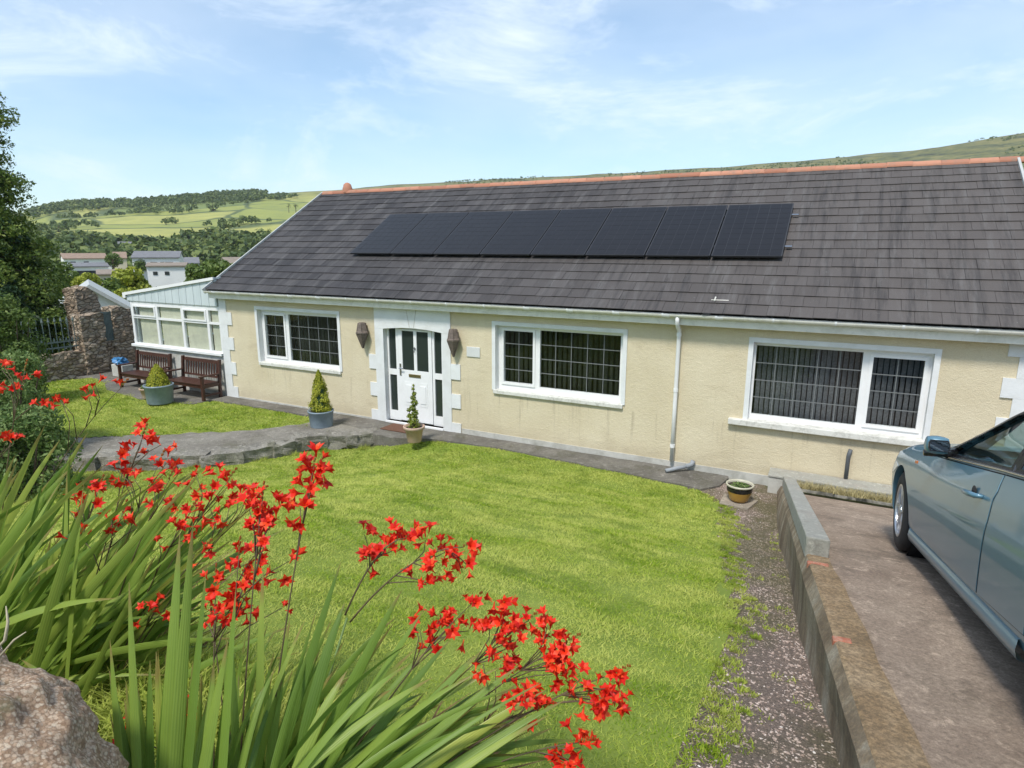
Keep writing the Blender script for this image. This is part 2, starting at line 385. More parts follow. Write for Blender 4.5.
vd = t.voro(P, 150, 'F1', 'Distance'); cc = t.voro(P, 150, 'F1', 'Color'); s2 = t.n.new('ShaderNodeSeparateColor'); t.l.new(cc, s2.inputs[0])
col = t.ramp(s2.outputs[1], [(0., (.44, .28, .17)), (.5, (.70, .49, .33)), (1., (.88, .72, .54))])
col = t.mix(t.ramp(vd, [(.45, 0.), (.8, .7)]), col, (.30, .18, .11))
col = t.mix(t.ramp(t.noise(P, 9, 6, .7), [(.55, 0.), (.68, .6)]), col, (.16, .18, .07))
t.bump(t.noise(P, 70, 8, .85), .02, .8); t.bump(t.noise(P, 14, 6, .8), .02, .6); M['pebbled'] = t.done(col, .95)
# hills
t = NT('hill_fields'); P = t.P()
Pn = t.n.new('ShaderNodeVectorMath'); Pn.operation = 'ADD'; t.l.new(P, Pn.inputs[0])
nn = t.n.new('ShaderNodeTexNoise'); nn.inputs['Scale'].default_value = .006; nn.inputs['Detail'].default_value = 3; t.l.new(P, nn.inputs['Vector'])
ms = t.n.new('ShaderNodeVectorMath'); ms.operation = 'SCALE'; ms.inputs['Scale'].default_value = 90; t.l.new(nn.outputs['Color'], ms.inputs[0]); t.l.new(ms.outputs[0], Pn.inputs[1])
PP = t.map(Pn.outputs[0], (1, 1, .001))
cc = t.voro(PP, .0065, 'F1', 'Color'); s2 = t.n.new('ShaderNodeSeparateColor'); t.l.new(cc, s2.inputs[0])
col = t.ramp(s2.outputs[0], [(0., (.15, .19, .045)), (.35, (.27, .29, .06)), (.7, (.36, .35, .09)), (1., (.21, .25, .05))], 'CONSTANT')
col = t.mix(t.ramp(t.noise(P, .03, 8, .7), [(.4, 0.), (.7, .6)]), col, (.13, .17, .05))
ed = t.voro(PP, .0065, 'DISTANCE_TO_EDGE')
col = t.mix(t.ramp(ed, [(.012, .9), (.03, 0.)]), col, (.06, .09, .03))
sz = t.n.new('ShaderNodeSeparateXYZ'); t.l.new(P, sz.inputs[0])
top = t.n.new('ShaderNodeMapRange'); top.inputs[1].default_value = 75; top.inputs[2].default_value = 120; t.l.new(sz.outputs[2], top.inputs[0])
moor = t.ramp(t.noise(t.map(P, (1, 1, 5)), .02, 9, .8, .3), [(.38, (.02, .025, .015)), (.46, (.09, .10, .035)), (.55, (.17, .16, .05)), (.66, (.26, .21, .09))])
col = t.mix(top.outputs[0], col, moor)
M['hill'] = t.done(col, .95)
# car
t = NT('car_paint'); P = t.P('o')
col = t.mix(t.noise(P, 900, 2), (.08, .18, .25), (.11, .235, .315)); M['car'] = t.done(col, .36, metal=.18, coat=.65)
t.b.inputs['Coat Roughness'].default_value = .04
simple('tyre', (.022, .022, .023), .8, .2, 20, .003, 60)
simple('alloy', (.55, .56, .58), .3, .06, 10, metal=.8)
simple('arch_dark', (.012, .012, .012), .9, .2); simple('trim_black', (.014, .014, .016), .22, .1)
simple('seat_fabric', (.22, .20, .17), .9, .1); simple('dash', (.03, .03, .032), .7, .1)
simple('amber', (.6, .14, .02), .3, .1); simple('mirror', (.16, .18, .19), .03, .01, metal=1)
simple('door_gap', (.006, .006, .007), .9, .1)
simple('headlamp', (.6, .65, .68), .1, .05)

# ------------------------------------------------------------------ the lie of the land
def zdrive(y):
    s = max(0., min(10.7, -y-.3)); return .13+.252*s if s < 5.2 else (1.4404+.252*(s-5.2)-.061*(s-5.2)**2 if s < 6.2 else 1.6314+.13*(s-6.2))
def XL(y): return 5.20+.086*(-y-.5)+.045*max(0., -y-6)
def H(x, y):
    q = x-y
    stepd = .24*sm(.5, -3.2, x)*sm(-3.3, -2.3, q)*sm(-.5, -1.2, y)
    sx = sm(-6, 1.5, x)
    z = -.01-stepd*sm(-7, -4.6, y) if q > -3.5 else -.01
    r = max(0., -y-1.3); r = r*r/(r+.8)
    z += r*(.215*sx+.03)
    # bank up to the road beside the camera
    bk = sm(-8.9, -9.9, y)*sm(8.5, 5., abs(x-3)) if x < 5 else sm(-8.9, -9.9, y)
    z = z+(2.25-z)*bk
    if y > 2: z -= 3.2*sm(9, 35, y)
    if x < -16: z -= 3.4*sm(-16, -40, x)
    if x > 10: z += .15*(min(x, 60)-10)
    return z
SKY_PX = [(-400, 205), (30, 214), (60, 207), (100, 203), (150, 199), (200, 196), (250, 194), (330, 191), (400, 185), (500, 179), (600, 174), (700, 168), (800, 161), (900, 151), (950, 144), (1000, 136), (1040, 130), (1400, 100)]
def yaw_of(px): d = ray(px, 242.); return math.atan2(d[1], d[0])
AZ = [yaw_of(p) for p, _ in SKY_PX][::-1]
EL = [(ray(p, yy)[2]/math.hypot(*ray(p, yy)[:2])) for p, yy in SKY_PX][::-1]
AZ = np.array(AZ); EL = np.array(EL)
def far_z(x, y):
    dx, dy = x-CAM[0], y-CAM[1]; r = math.hypot(dx, dy); az = math.atan2(dy, dx)
    if az < -math.pi/2: az += 2*math.pi
    E_ = float(np.interp(az, AZ, EL)) if az <= AZ[-1] and az >= AZ[0] else (EL[0] if az < AZ[0] else EL[-1])
    g = float(np.interp(r, [0, 60, 110, 180, 260, 400, 600, 850, 1000, 1200, 1350, 2600], [0, 0, 0, 0, 0, -.05, .30, .62, .80, .99, 1.0, .45]))
    low = float(np.interp(r, [0, 40, 70, 110, 170, 260, 400, 600], [-3.2, -3.4, -6, -9, -12.5, -13, -4, 0]))
    n = noise.fractal(Vector((x*.004, y*.004, 1.7)), 1, 2, 5)*9*sm(350, 800, r)*sm(1250, 950, r)
    n += noise.fractal(Vector((x*.012, y*.012, 5)), 1, 2, 4)*2.4*sm(900, 1200, r)
    zz = CAM[2]+r*E_*g + n if r > 600 else (low if r < 400 else low+(CAM[2]+600*E_*.30-low)*((r-400)/200.)**1.1)
    return zz
def HH(x, y):
    r = math.hypot(x-CAM[0], y-CAM[1])
    k = sm(34, 60, r)
    if k <= 0: return H(x, y)
    xx = CAM[0]+(x-CAM[0])*min(1, 40/r); yy = CAM[1]+(y-CAM[1])*min(1, 40/r)
    return H(xx, yy)*(1-k)+far_z(x, y)*k
# near ground
xs = np.arange(-30, 22.01, .3); ys = np.arange(-22, 14.01, .3)
g = grid_mesh('ground', xs, ys, lambda x, y: H(x, y)-.03, M['earth']); tag(g, kind='structure')
# terrain further off: rings round the garden out to the skyline
rs = np.concatenate([np.linspace(19, 60, 14), np.geomspace(66, 2600, 90)]); na = 360
vs = []; fs = []
for i, r in enumerate(rs):
    for k in range(na):
        a = 2*math.pi*k/na; x, y = CAM[0]+r*math.cos(a)-3*(r < 60), CAM[1]+r*math.sin(a)
        vs.append((x, y, HH(x, y)-(.12 if r < 40 else 0)))
for i in range(len(rs)-1):
    for k in range(na):
        a, b = i*na+k, i*na+(k+1) % na; fs.append((a, b, b+na, a+na))
mb = MB(); mb.add(vs, fs); hl = mb.build('hills', M['hill'], smooth=True)
# flip upward if needed
hl.data.flip_normals() if hl.data.polygons[0].normal.z < 0 else None
tag(hl, kind='structure')

LAWN = [(-2.6, -1.0), (-1.4, -.62), (0, -.52), (2.46, -.70), (3.9, -.86), (4.3, -1.25), (4.50, -2.2), (4.62, -3.2), (4.78, -4.2), (4.95, -4.9), (5.16, -6.0), (5.14, -7.0), (5.22, -7.8), (5.3, -9.5), (-3, -9.5), (-7.0, -8.5), (-7.3, -5.6), (-5.6, -4.35), (-4.46, -3.6), (-3.9, -2.0), (-3.3, -1.35)]
UPPER = [(-8.5, -.46), (-4.75, -.47), (-4.65, -.95), (-5.3, -2.0), (-6.3, -2.85), (-7.9, -3.95), (-9.2, -5.0), (-12, -6.0), (-14.8, -5.0), (-14.8, -.9), (-14.3, -.2), (-13.2, -.5), (-12.3, -1.0), (-10.4, -1.25), (-8.8, -1.0)]
def wob(x, y, a=.10): return x+a*nz(x*2.3, y*2.3, 3), y+a*nz(x*2.3, y*2.3, 9)
def in_lawn(x, y): return inpoly(*wob(x, y, .16), LAWN)
def in_upper(x, y): return inpoly(*wob(x, y, .16), UPPER)
s1 = grid_mesh('main_lawn', np.arange(-8, 5.6, .12), np.arange(-9.9, -.3, .12), lambda x, y: H(x, y)+.012, M['lawn'], mask=lambda x, y: inpoly(x, y, LAWN)); tag(s1, kind='structure')
s2 = grid_mesh('upper_lawn', np.arange(-15, -4.5, .12), np.arange(-6.5, 0, .12), lambda x, y: H(x, y)+.012, M['lawn'], mask=lambda x, y: inpoly(x, y, UPPER)); tag(s2, kind='structure')
GRAV = [(3.6, -.55), (4.9, -.10), (5.2, -.3), (5.45, -3), (5.7, -5.5), (6.0, -7), (6.3, -9.2), (5.0, -9.2), (4.95, -6.0), (4.6, -4.2), (4.4, -3), (4.3, -2), (4.1, -1.2), (3.7, -.9)]
s3 = grid_mesh('gravel_path', np.arange(3.4, 6.4, .08), np.arange(-9.3, -.04, .08), lambda x, y: H(x, y)+.006, M['gravel_bed'], mask=lambda x, y: inpoly(x, y, GRAV)); tag(s3, kind='structure')
# grass blades
def blades(name, test, box, n, hmin, hmax, wscale):
    P_ = []
    x0, x1, y0, y1 = box; got = 0
    X = rng.uniform(x0, x1, n); Y = rng.uniform(y0, y1, n); U = rng.uniform(0, 1, n)
    for x, y, u in zip(X, Y, U):
        d = math.hypot(x-CAM[0], y-CAM[1])
        if u > min(1., (6.5/d)**1.3): continue
        if not test(x, y): continue
        w = wscale*(.0028+.0008*d); k = 1+.55*nz(x*1.7, y*1.7, 4)
        h = (hmin+(hmax-hmin)*random.random())*k*(1+.04*d)
        a = random.random()*6.283; l = random.uniform(.5, 2.4)*h; b = random.random()*6.283
        z = H(x, y)+.005; ca, sa = math.cos(a)*w, math.sin(a)*w
        P_ += [(x-ca, y-sa, z), (x+ca, y+sa, z), (x+math.cos(b)*l, y+math.sin(b)*l, z+h)]
    o = np_mesh(name, np.array(P_), 3, M['blade']); return tag(o, kind='stuff')
gb = blades('lawn_grass', in_lawn, (-7.6, 5.5, -9.6, -.4), 900000, .011, .024, .9); tag(gb, 'bright green mown grass of the front lawn below the path', 'grass')
gb = blades('upper_lawn_grass', in_upper, (-15, -4.9, -6, -.3), 330000, .012, .026, .9); tag(gb, 'green mown grass of the small upper lawn by the benches', 'grass')
BANK = [(-3, -9.3), (5.3, -9.4), (5.6, -10.8), (-3, -10.8)]
gb = blades('bank_grass', lambda x, y: inpoly(x, y, BANK), (-3, 5.6, -10.8, -9.3), 70000, .05, .13, 1.3); tag(gb, 'longer rough grass on the bank under the red flowering plants', 'grass')
# scruffy tufts over the moss in the gravel and along edges
def tufts(name, pts, label, m='blade', hh=.09):
    P_ = []
    for (cx, cy, rad, n) in pts:
        for _ in range(n):
            a = random.random()*6.283; r = rad*math.sqrt(random.random()); x, y = cx+math.cos(a)*r, cy+math.sin(a)*r
            z = (zdrive(y)+.03 if x > XL(y)+.14 else H(x, y)); h = hh*(.4+random.random()); w = .006; b = random.random()*6.283; l = h*random.random()*1.2
            P_ += [(x-w*math.cos(a), y-w*math.sin(a), z), (x+w*math.cos(a), y+w*math.sin(a), z), (x+math.cos(b)*l, y+math.sin(b)*l, z+h)]
    return tag(np_mesh(name, np.array(P_), 3, M[m]), label, 'weeds', kind='stuff')
tufts('gravel_weeds', [(lambda y: (float(np.interp(-y, [1.3, 2.2, 3.2, 4.2, 4.9, 6, 7, 7.8, 9], [4.35, 4.52, 4.64, 4.80, 4.97, 5.18, 5.16, 5.24, 5.3]))+abs(random.gauss(.02, .13)), y, random.uniform(.03, .12), random.randint(30, 170)))(-1.3-7*random.random()**1.2) for _ in range(230)]+[(XL(y)-.12, y, .07, random.randint(10, 60)) for y in -1.2-6.5*rng.uniform(0, 1, 14)], 'thin green weeds and moss at the edge of the gravel', hh=.024)
simple('straw', (.42, .36, .18), .8, .35, 20)
tufts('dry_weeds', [(5.45+.1*k, -.62-.07*math.sin(k*1.3)-.1*random.random(), .16, 170) for k in range(24)], 'dry straw coloured weeds along the low wall at the head of the drive', 'straw', .10)
tufts('path_weeds', [(-4.3+.25*k, -1.9-.75*k*.9, .14, 60) for k in range(-1, 1)]+[(-2.9, -1.2, .12, 140), (-3.6, -1.75, .14, 160), (-4.1, -2.9, .14, 160), (-4.8, -3.75, .14, 120), (-3.9, -2.3, .14, 200)], 'weeds growing at the foot of the stone step', hh=.10)
# gravel stones
def stones(name, poly, n, smin, smax, m, label):
    x0, x1 = min(p[0] for p in poly), max(p[0] for p in poly); y0, y1 = min(p[1] for p in poly), max(p[1] for p in poly)
    base = np.array([(1, 0, 0), (0, 1, 0), (-1, 0, 0), (0, -1, 0), (0, 0, .8), (0, 0, -.8)], float)
    tri = [(0, 1, 4), (1, 2, 4), (2, 3, 4), (3, 0, 4)]
    V = []
    while n > 0:
        x, y = random.uniform(x0, x1), random.uniform(y0, y1)
        if not inpoly(x, y, poly): continue
        n -= 1
        if nz(x*1.4, y*1.4, 7) > .12 and random.random() < .45: continue
        s = random.uniform(smin, smax); a = random.random()*6.28; ca, sa = math.cos(a), math.sin(a); el = random.uniform(.6, 1.2)
        B = base*np.array([s, s*el, s*.7])+rng.normal(0, s*.18, (6, 3)); B = np.c_[B[:, 0]*ca-B[:, 1]*sa, B[:, 0]*sa+B[:, 1]*ca, B[:, 2]]+np.array([x, y, H(x, y)+s*.25])
        for t_ in tri: V += [B[t_[0]], B[t_[1]], B[t_[2]]]
    # weld each stone so that it keeps one colour
    V = np.array(V); me = D.meshes.new(name); k = len(V)//12
    idx = []; vv = []
    for i in range(k):
        q = V[i*12:(i+1)*12]; b = len(vv); vv += [q[0], q[1], q[4], q[7], q[2]]
        idx += [(b, b+1, b+4), (b+1, b+2, b+4), (b+2, b+3, b+4), (b+3, b, b+4)]
    me.from_pydata([tuple(p) for p in vv], [], idx); me.update(); o = link(name, me, M[m]); return tag(o, label, 'gravel', kind='stuff')
stones('gravel_stones', GRAV, 40000, .005, .014, 'gravel', 'loose pinkish grey gravel along the foot of the drive wall')
# path, old slabs, patio, drive
def slab(name, poly, z0, z1, m, rag=0.0, bevel=.01, step=.25):
    Q = []
    for i in range(len(poly)):
        a, b = poly[i], poly[(i+1) % len(poly)]; L_ = math.dist(a, b); n = max(1, int(L_/step))
        for k in range(n):
            x, y = a[0]+(b[0]-a[0])*k/n, a[1]+(b[1]-a[1])*k/n
            Q.append((x+rag*(nz(x*4, y*4, 1)+.55*nz(x*13, y*13, 1)), y+rag*(nz(x*4, y*4, 2)+.55*nz(x*13, y*13, 5))))
    mb = MB(); mb.prism(Q, z0, z1); o = mb.build(name, M[m], bevel=bevel); return tag(o, kind='structure')
slab('house_path', [(-8.62, -.02), (-8.62, -.47), (-5.2, -.46), (-3.4, -.9), (-2.4, -.98), (-1.4, -.62), (0, -.52), (2.46, -.70), (3.95, -.86), (4.25, -.55), (4.3, -.13), (4.3, -.02)], -.4, .035, 'path', .05)
slab('stone_step_path', [(-3.2, -.85), (-3.4, -1.3), (-4.05, -1.9), (-4.3, -2.6), (-4.7, -3.5), (-5.15, -3.6), (-5.75, -4.15), (-6.4, -4.4), (-7.1, -5.0), (-9.0, -6.0), (-10.4, -5.8), (-9.2, -4.95), (-7.9, -3.9), (-6.3, -2.8), (-5.3, -1.95), (-4.65, -.95), (-4.6, -.55)], -.6, lambda x, y: .055+.03*nz(x*1.5, y*1.5)+.0, 'old_slab', .10, .02, .2)
def rock(mb, c, sx, sy, sz, rot, seed):
    bm = bmesh.new(); bmesh.ops.create_cube(bm, size=1); bmesh.ops.subdivide_edges(bm, edges=bm.edges[:], cuts=7, use_grid_fill=True)
    ca, sa_ = math.cos(rot), math.sin(rot)
    for v in bm.verts:
        p = v.co.copy(); q = Vector((p.x*sx, p.y*sy, p.z*sz)); w_ = Vector(c)+q
        q += p.normalized()*(noise.fractal(w_*3+Vector((seed, 0, 0)), 1, 2, 4)*.07+noise.fractal(w_*14, 1, 2, 3)*.014)
        v.co = Vector((c[0]+q.x*ca-q.y*sa_, c[1]+q.x*sa_+q.y*ca, c[2]+q.z))
    bm.verts.index_update(); mb.add([tuple(v.co) for v in bm.verts], [tuple(v.index for v in f.verts) for f in bm.faces]); bm.free()
EDG = [(-3.0, -1.1), (-3.35, -1.45), (-3.75, -1.85), (-4.0, -2.35), (-4.2, -2.9), (-4.5, -3.45), (-4.95, -3.75), (-5.45, -4.15), (-6.0, -4.45), (-6.6, -4.8), (-7.2, -5.2)]
mb = MB()
for i, (x, y) in enumerate(EDG):
    j = min(i+1, len(EDG)-1); k = max(i-1, 0); a_ = math.atan2(EDG[j][1]-EDG[k][1], EDG[j][0]-EDG[k][0])
    rock(mb, (x-.10, y+.10, -.09+.02*(i % 3)), random.uniform(.6, .85), random.uniform(.34, .5), random.uniform(.26, .34), a_+random.uniform(-.25, .25), i*5.)
es = mb.build('path_edge_stones', M['edge_stone']); tag(es, kind='structure')
slab('patio', [(-15.5, 2.6), (-15.5, -.6), (-14.2, -.25), (-13.2, -.55), (-12.3, -1.02), (-10.4, -1.28), (-8.64, -1.0), (-8.64, 2.6)], -.4, .02, 'path', .03)
slab('paving_slab', [(4.36, -.88), (4.35, -1.32), (4.78, -1.34), (4.88, -.93)], -.1, .03, 'paving', .01)
# driveway: a sloping concrete slab as far as the road level behind the camera
ys = [-1.25]+[-1.6-.35*k for k in range(22)]+[-9.3, -14.5]
vs = []; fs = []
for y in ys:
    xl = XL(y)+.09
    for x, z in ((xl, -1.), (xl, None), (7.4, None), (9.6, None), (9.6, -1.)):
        if z is None:
            z = zdrive(y)+(.012*nz(x*2, y*2) if y > -9 else 0)
        vs.append((x, y, z))
for i in range(len(ys)-1):
    for k in range(4): a = i*5+k; fs.append((a, a+5, a+6, a+1))
fs += [(0, 1, 2, 3, 4), tuple(reversed([(len(ys)-1)*5+k for k in range(5)]))]
mb = MB(); mb.add(vs, fs); dr = mb.build('driveway', M['drive'], fixn=True); tag(dr, kind='structure')
mb = MB(); mb.prism([(5.3, -.42), (5.36, -1.24), (9.6, -1.24), (9.6, -.42)], -.6, lambda x, y: .10+.13*sm(-.5, -1.2, y)); vb = mb.build('weed_bed', M['earth']); tag(vb, kind='structure')
mb = MB(); mb.box(-12, 9.6, -30, -14.5, 2.1, 2.43); rd = mb.build('road', M['path']); tag(rd, kind='structure')

# ------------------------------------------------------------------ driveway wall
dw = thing('retaining_wall', 'long low concrete and brick wall between the gravel and the driveway', 'wall', (5.3, -.5, 0))
vs = []; fs = []; ys = [-.46-.2*k for k in range(44)]
for i, y in enumerate(ys):
    zt = zdrive(y)+.015; n1 = .025*nz(0, y*2.3, 3); bulge = .02+.07*sm(-4.6, -2.5, y)+.02*nz(0, y*1.5, 8)
    w = .165+.022*max(0, -y-6)+.02*nz(1, y*3, 4)+(.014*random.random() if y < -6 else 0)
    for (x, z) in ((XL(y)-bulge, H(XL(y)-.15, y)-.3), (XL(y)-bulge*.8+n1*.5, zt*.35+.65*H(XL(y)-.15, y)), (XL(y)-.035+n1*.4, zt*.8+.2*H(5, y)), (XL(y)+.005, zt-.01), (XL(y)+.02, zt), (XL(y)+w, zt+.005*nz(3, y*5)), (XL(y)+w+.005, zt-.3)):
        vs.append((x, y, z))
n = 7
for i in range(len(ys)-1):
    for k in range(n-1): a = i*n+k; fs.append((a, a+1, a+n+1, a+n))
fs += [tuple(range(n)), tuple(reversed([(len(ys)-1)*n+k for k in range(n)]))]
mi = []
for f in fs: mi.append(0)
mb = MB(); mb.add(vs, fs); mb.mi = [(1 if (len(f) == 4 and (f[0] % 7) in (3, 4)) else 0) for f in fs]
mb.build('wall_body', [M['wallc'], M['wallt']], dw, smooth=False, fixn=True)
ya, yb = -.47, -5.74
mb = MB(); za, zb = zdrive(ya)+.17, zdrive(yb)+.15; ym = -3.9; zm_ = zdrive(ym)+.17
vs = []
for y in (ya, -1.9, -3.2, -4.0, -4.6, -5.2, yb):
    for x, z in ((XL(y)-.01, -.02), (XL(y)-.01, .165), (XL(y)+.165, .165), (XL(y)+.165, -.02)): vs.append((x, y, zdrive(y)+z))
fs = [(i*4+k, i*4+(k+1) % 4, i*4+4+(k+1) % 4, i*4+4+k) for i in range(6) for k in range(4)]+[(0, 1, 2, 3), (27, 26, 25, 24)]
mb.add(vs, fs)
mb.build('coping', M['cope'], dw, bevel=.012, fixn=True)
for yy in (-6.0, -7.3):
    mb = MB(); mb.obox((XL(yy)-.004, yy-.03, zdrive(yy)-.055), (.15 if yy > -7 else .10, .012, 0), (-.006, .07, -.009), (0, 0, .0745)); mb.build('brick', M['brick_red'], dw, bevel=.008)
kb = thing('low_wall', 'short low wall with pale coping running along the house above the weeds', 'wall', (6, -.3, 0))
mb = MB(); mb.box(4.97, 9.2, -.42, -.02, -.3, .268); mb.build('wall_body', M['plinth'], kb)
mb = MB(); mb.box(4.955, 9.2, -.435, -.02, .27, .305); mb.build('coping', M['cope'], kb, bevel=.008)

# ------------------------------------------------------------------ the bungalow
X0, X1, YB, ZT = -8.56, 8.25, 8.4, 2.68
hs = thing('bungalow', 'cream rendered bungalow with grey tiled roof and white windows', 'house', (0, 0, 0))
OPEN = [(-7.20, -4.56, 1.08, 2.42), (-.38, 2.29, 1.08, 2.42), (4.52, 7.05, 1.05, 2.42), (-3.23, -1.66, .07, 2.24)]
mb = MB(); xsb = sorted({X0, X1} | {o[0] for o in OPEN} | {o[1] for o in OPEN}); TH = .25
for i in range(len(xsb)-1):
    a, b = xsb[i], xsb[i+1]; o = [q for q in OPEN if q[0] <= a+1e-6 and q[1] >= b-1e-6]
    if not o: mb.box(a, b, 0, TH, -.5, ZT)
    else: mb.box(a, b, 0, TH, -.5, o[0][2]); mb.box(a, b, 0, TH, o[0][3], ZT)
mb.box(X0, X0+TH, TH, YB, -.8, ZT); mb.box(X1-TH, X1, TH, YB, -.5, ZT); mb.box(X0, X1, YB, YB+TH, -.8, ZT)
mb.prism_x([(TH*.0+.02, ZT), (YB+.2, ZT), (4.2, 5.42)], X0+.001, X0+TH); mb.prism_x([(.02, ZT), (YB+.2, ZT), (4.2, 5.42)], X1-TH, X1-.001)
mb.build('wall', M['render'], hs)
mb = MB(); mb.box(X0+TH, X1-TH, TH+2.6, TH+2.7, 0, ZT-.05); mb.box(X0+TH, X1-TH, TH, TH+2.6, -.05, 0)
for xx in (-3.9, -.9, 3.3): mb.box(xx, xx+.1, TH, TH+2.6, 0, ZT-.05)
mb.box(X0+TH, X1-TH, TH, TH+2.7, 2.45, 2.5)
mb.build('interior', M['dark_room'], hs)
# painted plinth strip
mb = MB()
for a, b in ((X0-.005, -3.66), (-1.2, 4.96)): mb.box(a, b, -.018, .0, -.3, .14 if a > -2 else .07)
mb.build('plinth', M['plinth'], hs)
# corner stones
mb = MB(); z = 0.; k = 0
while z < 2.62:
    w = .42 if k % 2 == 0 else .24; mb.box(X0-.012, X0+w, -.024, -.001, z, min(z+.325, 2.64)); mb.box(X0-.022, X0-.001, -.02, .24 if k % 2 else .42, z, min(z+.325, 2.64)); z += .327; k += 1
mb.build('corner_stones', M['white_paint'], hs)
mb = MB(); zz = [(2.45, 2.64, 7.90), (2.145, 2.45, 8.04), (1.855, 2.145, 7.89), (1.56, 1.855, 8.04), (1.27, 1.56, 7.89), (.98, 1.27, 8.04), (.6, .98, 7.89), (0.3, .6, 8.04)]
for a, b, xx in zz: mb.box(xx, X1+.012, -.024, -.001, a+.001, b-.001)
mb.build('corner_stones', M['white_paint'], hs)
# door surround
mb = MB()
def fr_y(mb, pts, y0, y1): mb.prism_y(pts, y0, y1)
mb.box(-3.46, -3.224, -.03, .098, .0, 2.17); mb.box(-1.666, -1.45, -.03, .098, .0, 2.17)
# head with shallow arch underside
ar = [(-3.23+1.57*k/12, 2.173+.055*math.sin(math.pi*k/12)) for k in range(13)]
mb.prism_y([(-3.46, 2.173), (-3.23, 2.173)]+ar[1:-1]+[(-1.66, 2.173), (-1.45, 2.173), (-1.45, 2.635), (-3.46, 2.635)], -.03, .098)
for a, b in ((1.20, 1.53), (.57, .88), (.0, .24)):
    mb.box(-3.655, -3.4615, -.027, -.001, a+.04, b+.04); mb.box(-1.4485, -1.22, -.027, -.001, a, b)
mb.build('door_surround', M['white_paint'], hs)
mb = MB()
for s in (-1, 1):
    mb.obox((-2.445+s*.055, -.0335, 2.24), (.012, 0, 0), (0, .003, 0), (s*.075, 0, .385))
mb.build('keystone_line', M['plinth'], hs)
# roof
EY, EZ, RY, RZ = -.27, 2.86, 4.2, 5.57
sl = np.array([0, RY-EY, RZ-EZ]); SL = np.linalg.norm(sl); sl /= SL; nr = np.array([0, -sl[2], sl[1]])
RX0, RX1 = -8.70, 8.38
rf = MB()
e = np.array([RX0+.03, EY+.03, EZ-.03]); rf.obox(e-nr*.10, (RX1-RX0-.06, 0, 0), sl*(SL-.03), nr*.09)
e2 = np.array([RX0+.03, 2*RY-EY-.03, EZ-.03]); sl2 = np.array([0, -sl[1], sl[2]]); nr2 = np.array([0, sl[2], sl[1]])
rf.obox(e2-nr2*.10, (RX1-RX0-.06, 0, 0), sl2*(SL-.03), nr2*.09)
roof = rf.build('roof', M['solar_frame'], hs)
for side, (S_, N_, E_) in enumerate(((sl, nr, np.array([0, EY, EZ])), (sl2, nr2, np.array([0, 2*RY-EY, EZ])))):
    mb = MB(); nrow = 18; gz = SL/nrow; tw = .335
    for i in range(nrow):
        off = (i % 2)*tw/2; x = RX0-off; k = 0
        rj = .004*nz(i*3.3, 0, side)
        while x < RX1:
            a, b = max(x+.002, RX0), min(x+tw-.002, RX1); x += tw
            if b-a < .03: continue
            j1 = random.uniform(-.0015, .0045); j2 = random.uniform(-.004, .004)
            p = E_+S_*(i*gz+rj+j2)+N_*(.022+j1)
            mb.obox(p+np.array([a, 0, 0]), (b-a, 0, 0), S_*(gz+.03)-N_*(.016), N_*.011)
    mb.build('tiles', M['tiles'], roof)
mb = MB(); x = RX0-.02; L_ = .455
while x < RX1:
    b = min(x+L_-.012, RX1+.03); dz = random.uniform(-.006, .006); r0 = .125
    arc = [(RY+(r0)*math.cos(a)*1.1, RZ-.045+dz+r0*math.sin(a)*.85) for a in [math.pi*k/10 for k in range(11)]]
    mb.prism_x(list(reversed(arc)), x, b); mb.prism_x([(y_, z_-.012) for y_, z_ in reversed(arc)], b-.002, x+L_+.002); x += L_
mb.build('ridge_tiles', M['ridge'], roof)
xv = -7.78
mb = MB(); mb.lathe([(0, .30), (.05, .29), (.11, .24), (.13, .16), (.15, .12), (.15, 0)], (xv, RY, RZ-.02), 16); mb.build('ridge_vent', M['ridge'], roof, smooth=True)
# verges
for xx in (RX0-.035, RX1-.005):
    mb = MB(); mb.obox(np.array([xx, EY-.01, EZ-.09]), (.04, 0, 0), sl*(SL+.01), nr*.145); mb.obox(np.array([xx, 2*RY-EY+.01, EZ-.09]), (.04, 0, 0), sl2*(SL+.01), nr2*.145)
    mb.build('bargeboard', M['verge'], roof)
# soffit, fascia, gutter
mb = MB(); mb.box(RX0+.02, RX1-.02, -.215, -.19, 2.655, 2.845); mb.build('fascia', M['gutter'], hs)
mb = MB(); mb.box(RX0+.02, RX1-.02, -.19, 0.0, 2.685, 2.70); mb.build('soffit', M['gutter'], hs)
gt = MB(); rr = .056; xs_ = [RX0-.02, RX1+.02]
prof = [(-.275+rr*math.cos(a), 2.838+rr*math.sin(a)) for a in [math.pi+math.pi*k/10 for k in range(11)]]
prof2 = [(-.275+(rr-.006)*math.cos(a), 2.838+(rr-.006)*math.sin(a)) for a in [math.pi+math.pi*k/10 for k in range(11)]][::-1]
gt.prism_x(prof+prof2, xs_[0], xs_[1])
gu = gt.build('gutter', M['gutter'], hs)
x = -8.4
while x < 8.3:
    mb = MB()
    pr = [(-.275+(rr+.007)*math.cos(a), 2.838+(rr+.007)*math.sin(a)) for a in [math.pi+math.pi*k/10 for k in range(11)]]
    pr2 = [(-.275+(rr+.001)*math.cos(a), 2.838+(rr+.001)*math.sin(a)) for a in [math.pi+math.pi*k/10 for k in range(11)]][::-1]
    w = .13 if int(x*10) % 3 == 0 else .03
    mb.prism_x(pr+pr2, x, x+w); mb.box(x, x+min(w, .03), -.335, -.328, 2.83, 2.848); x += .88
    mb.build('gutter_bracket', M['upvc'], gu)
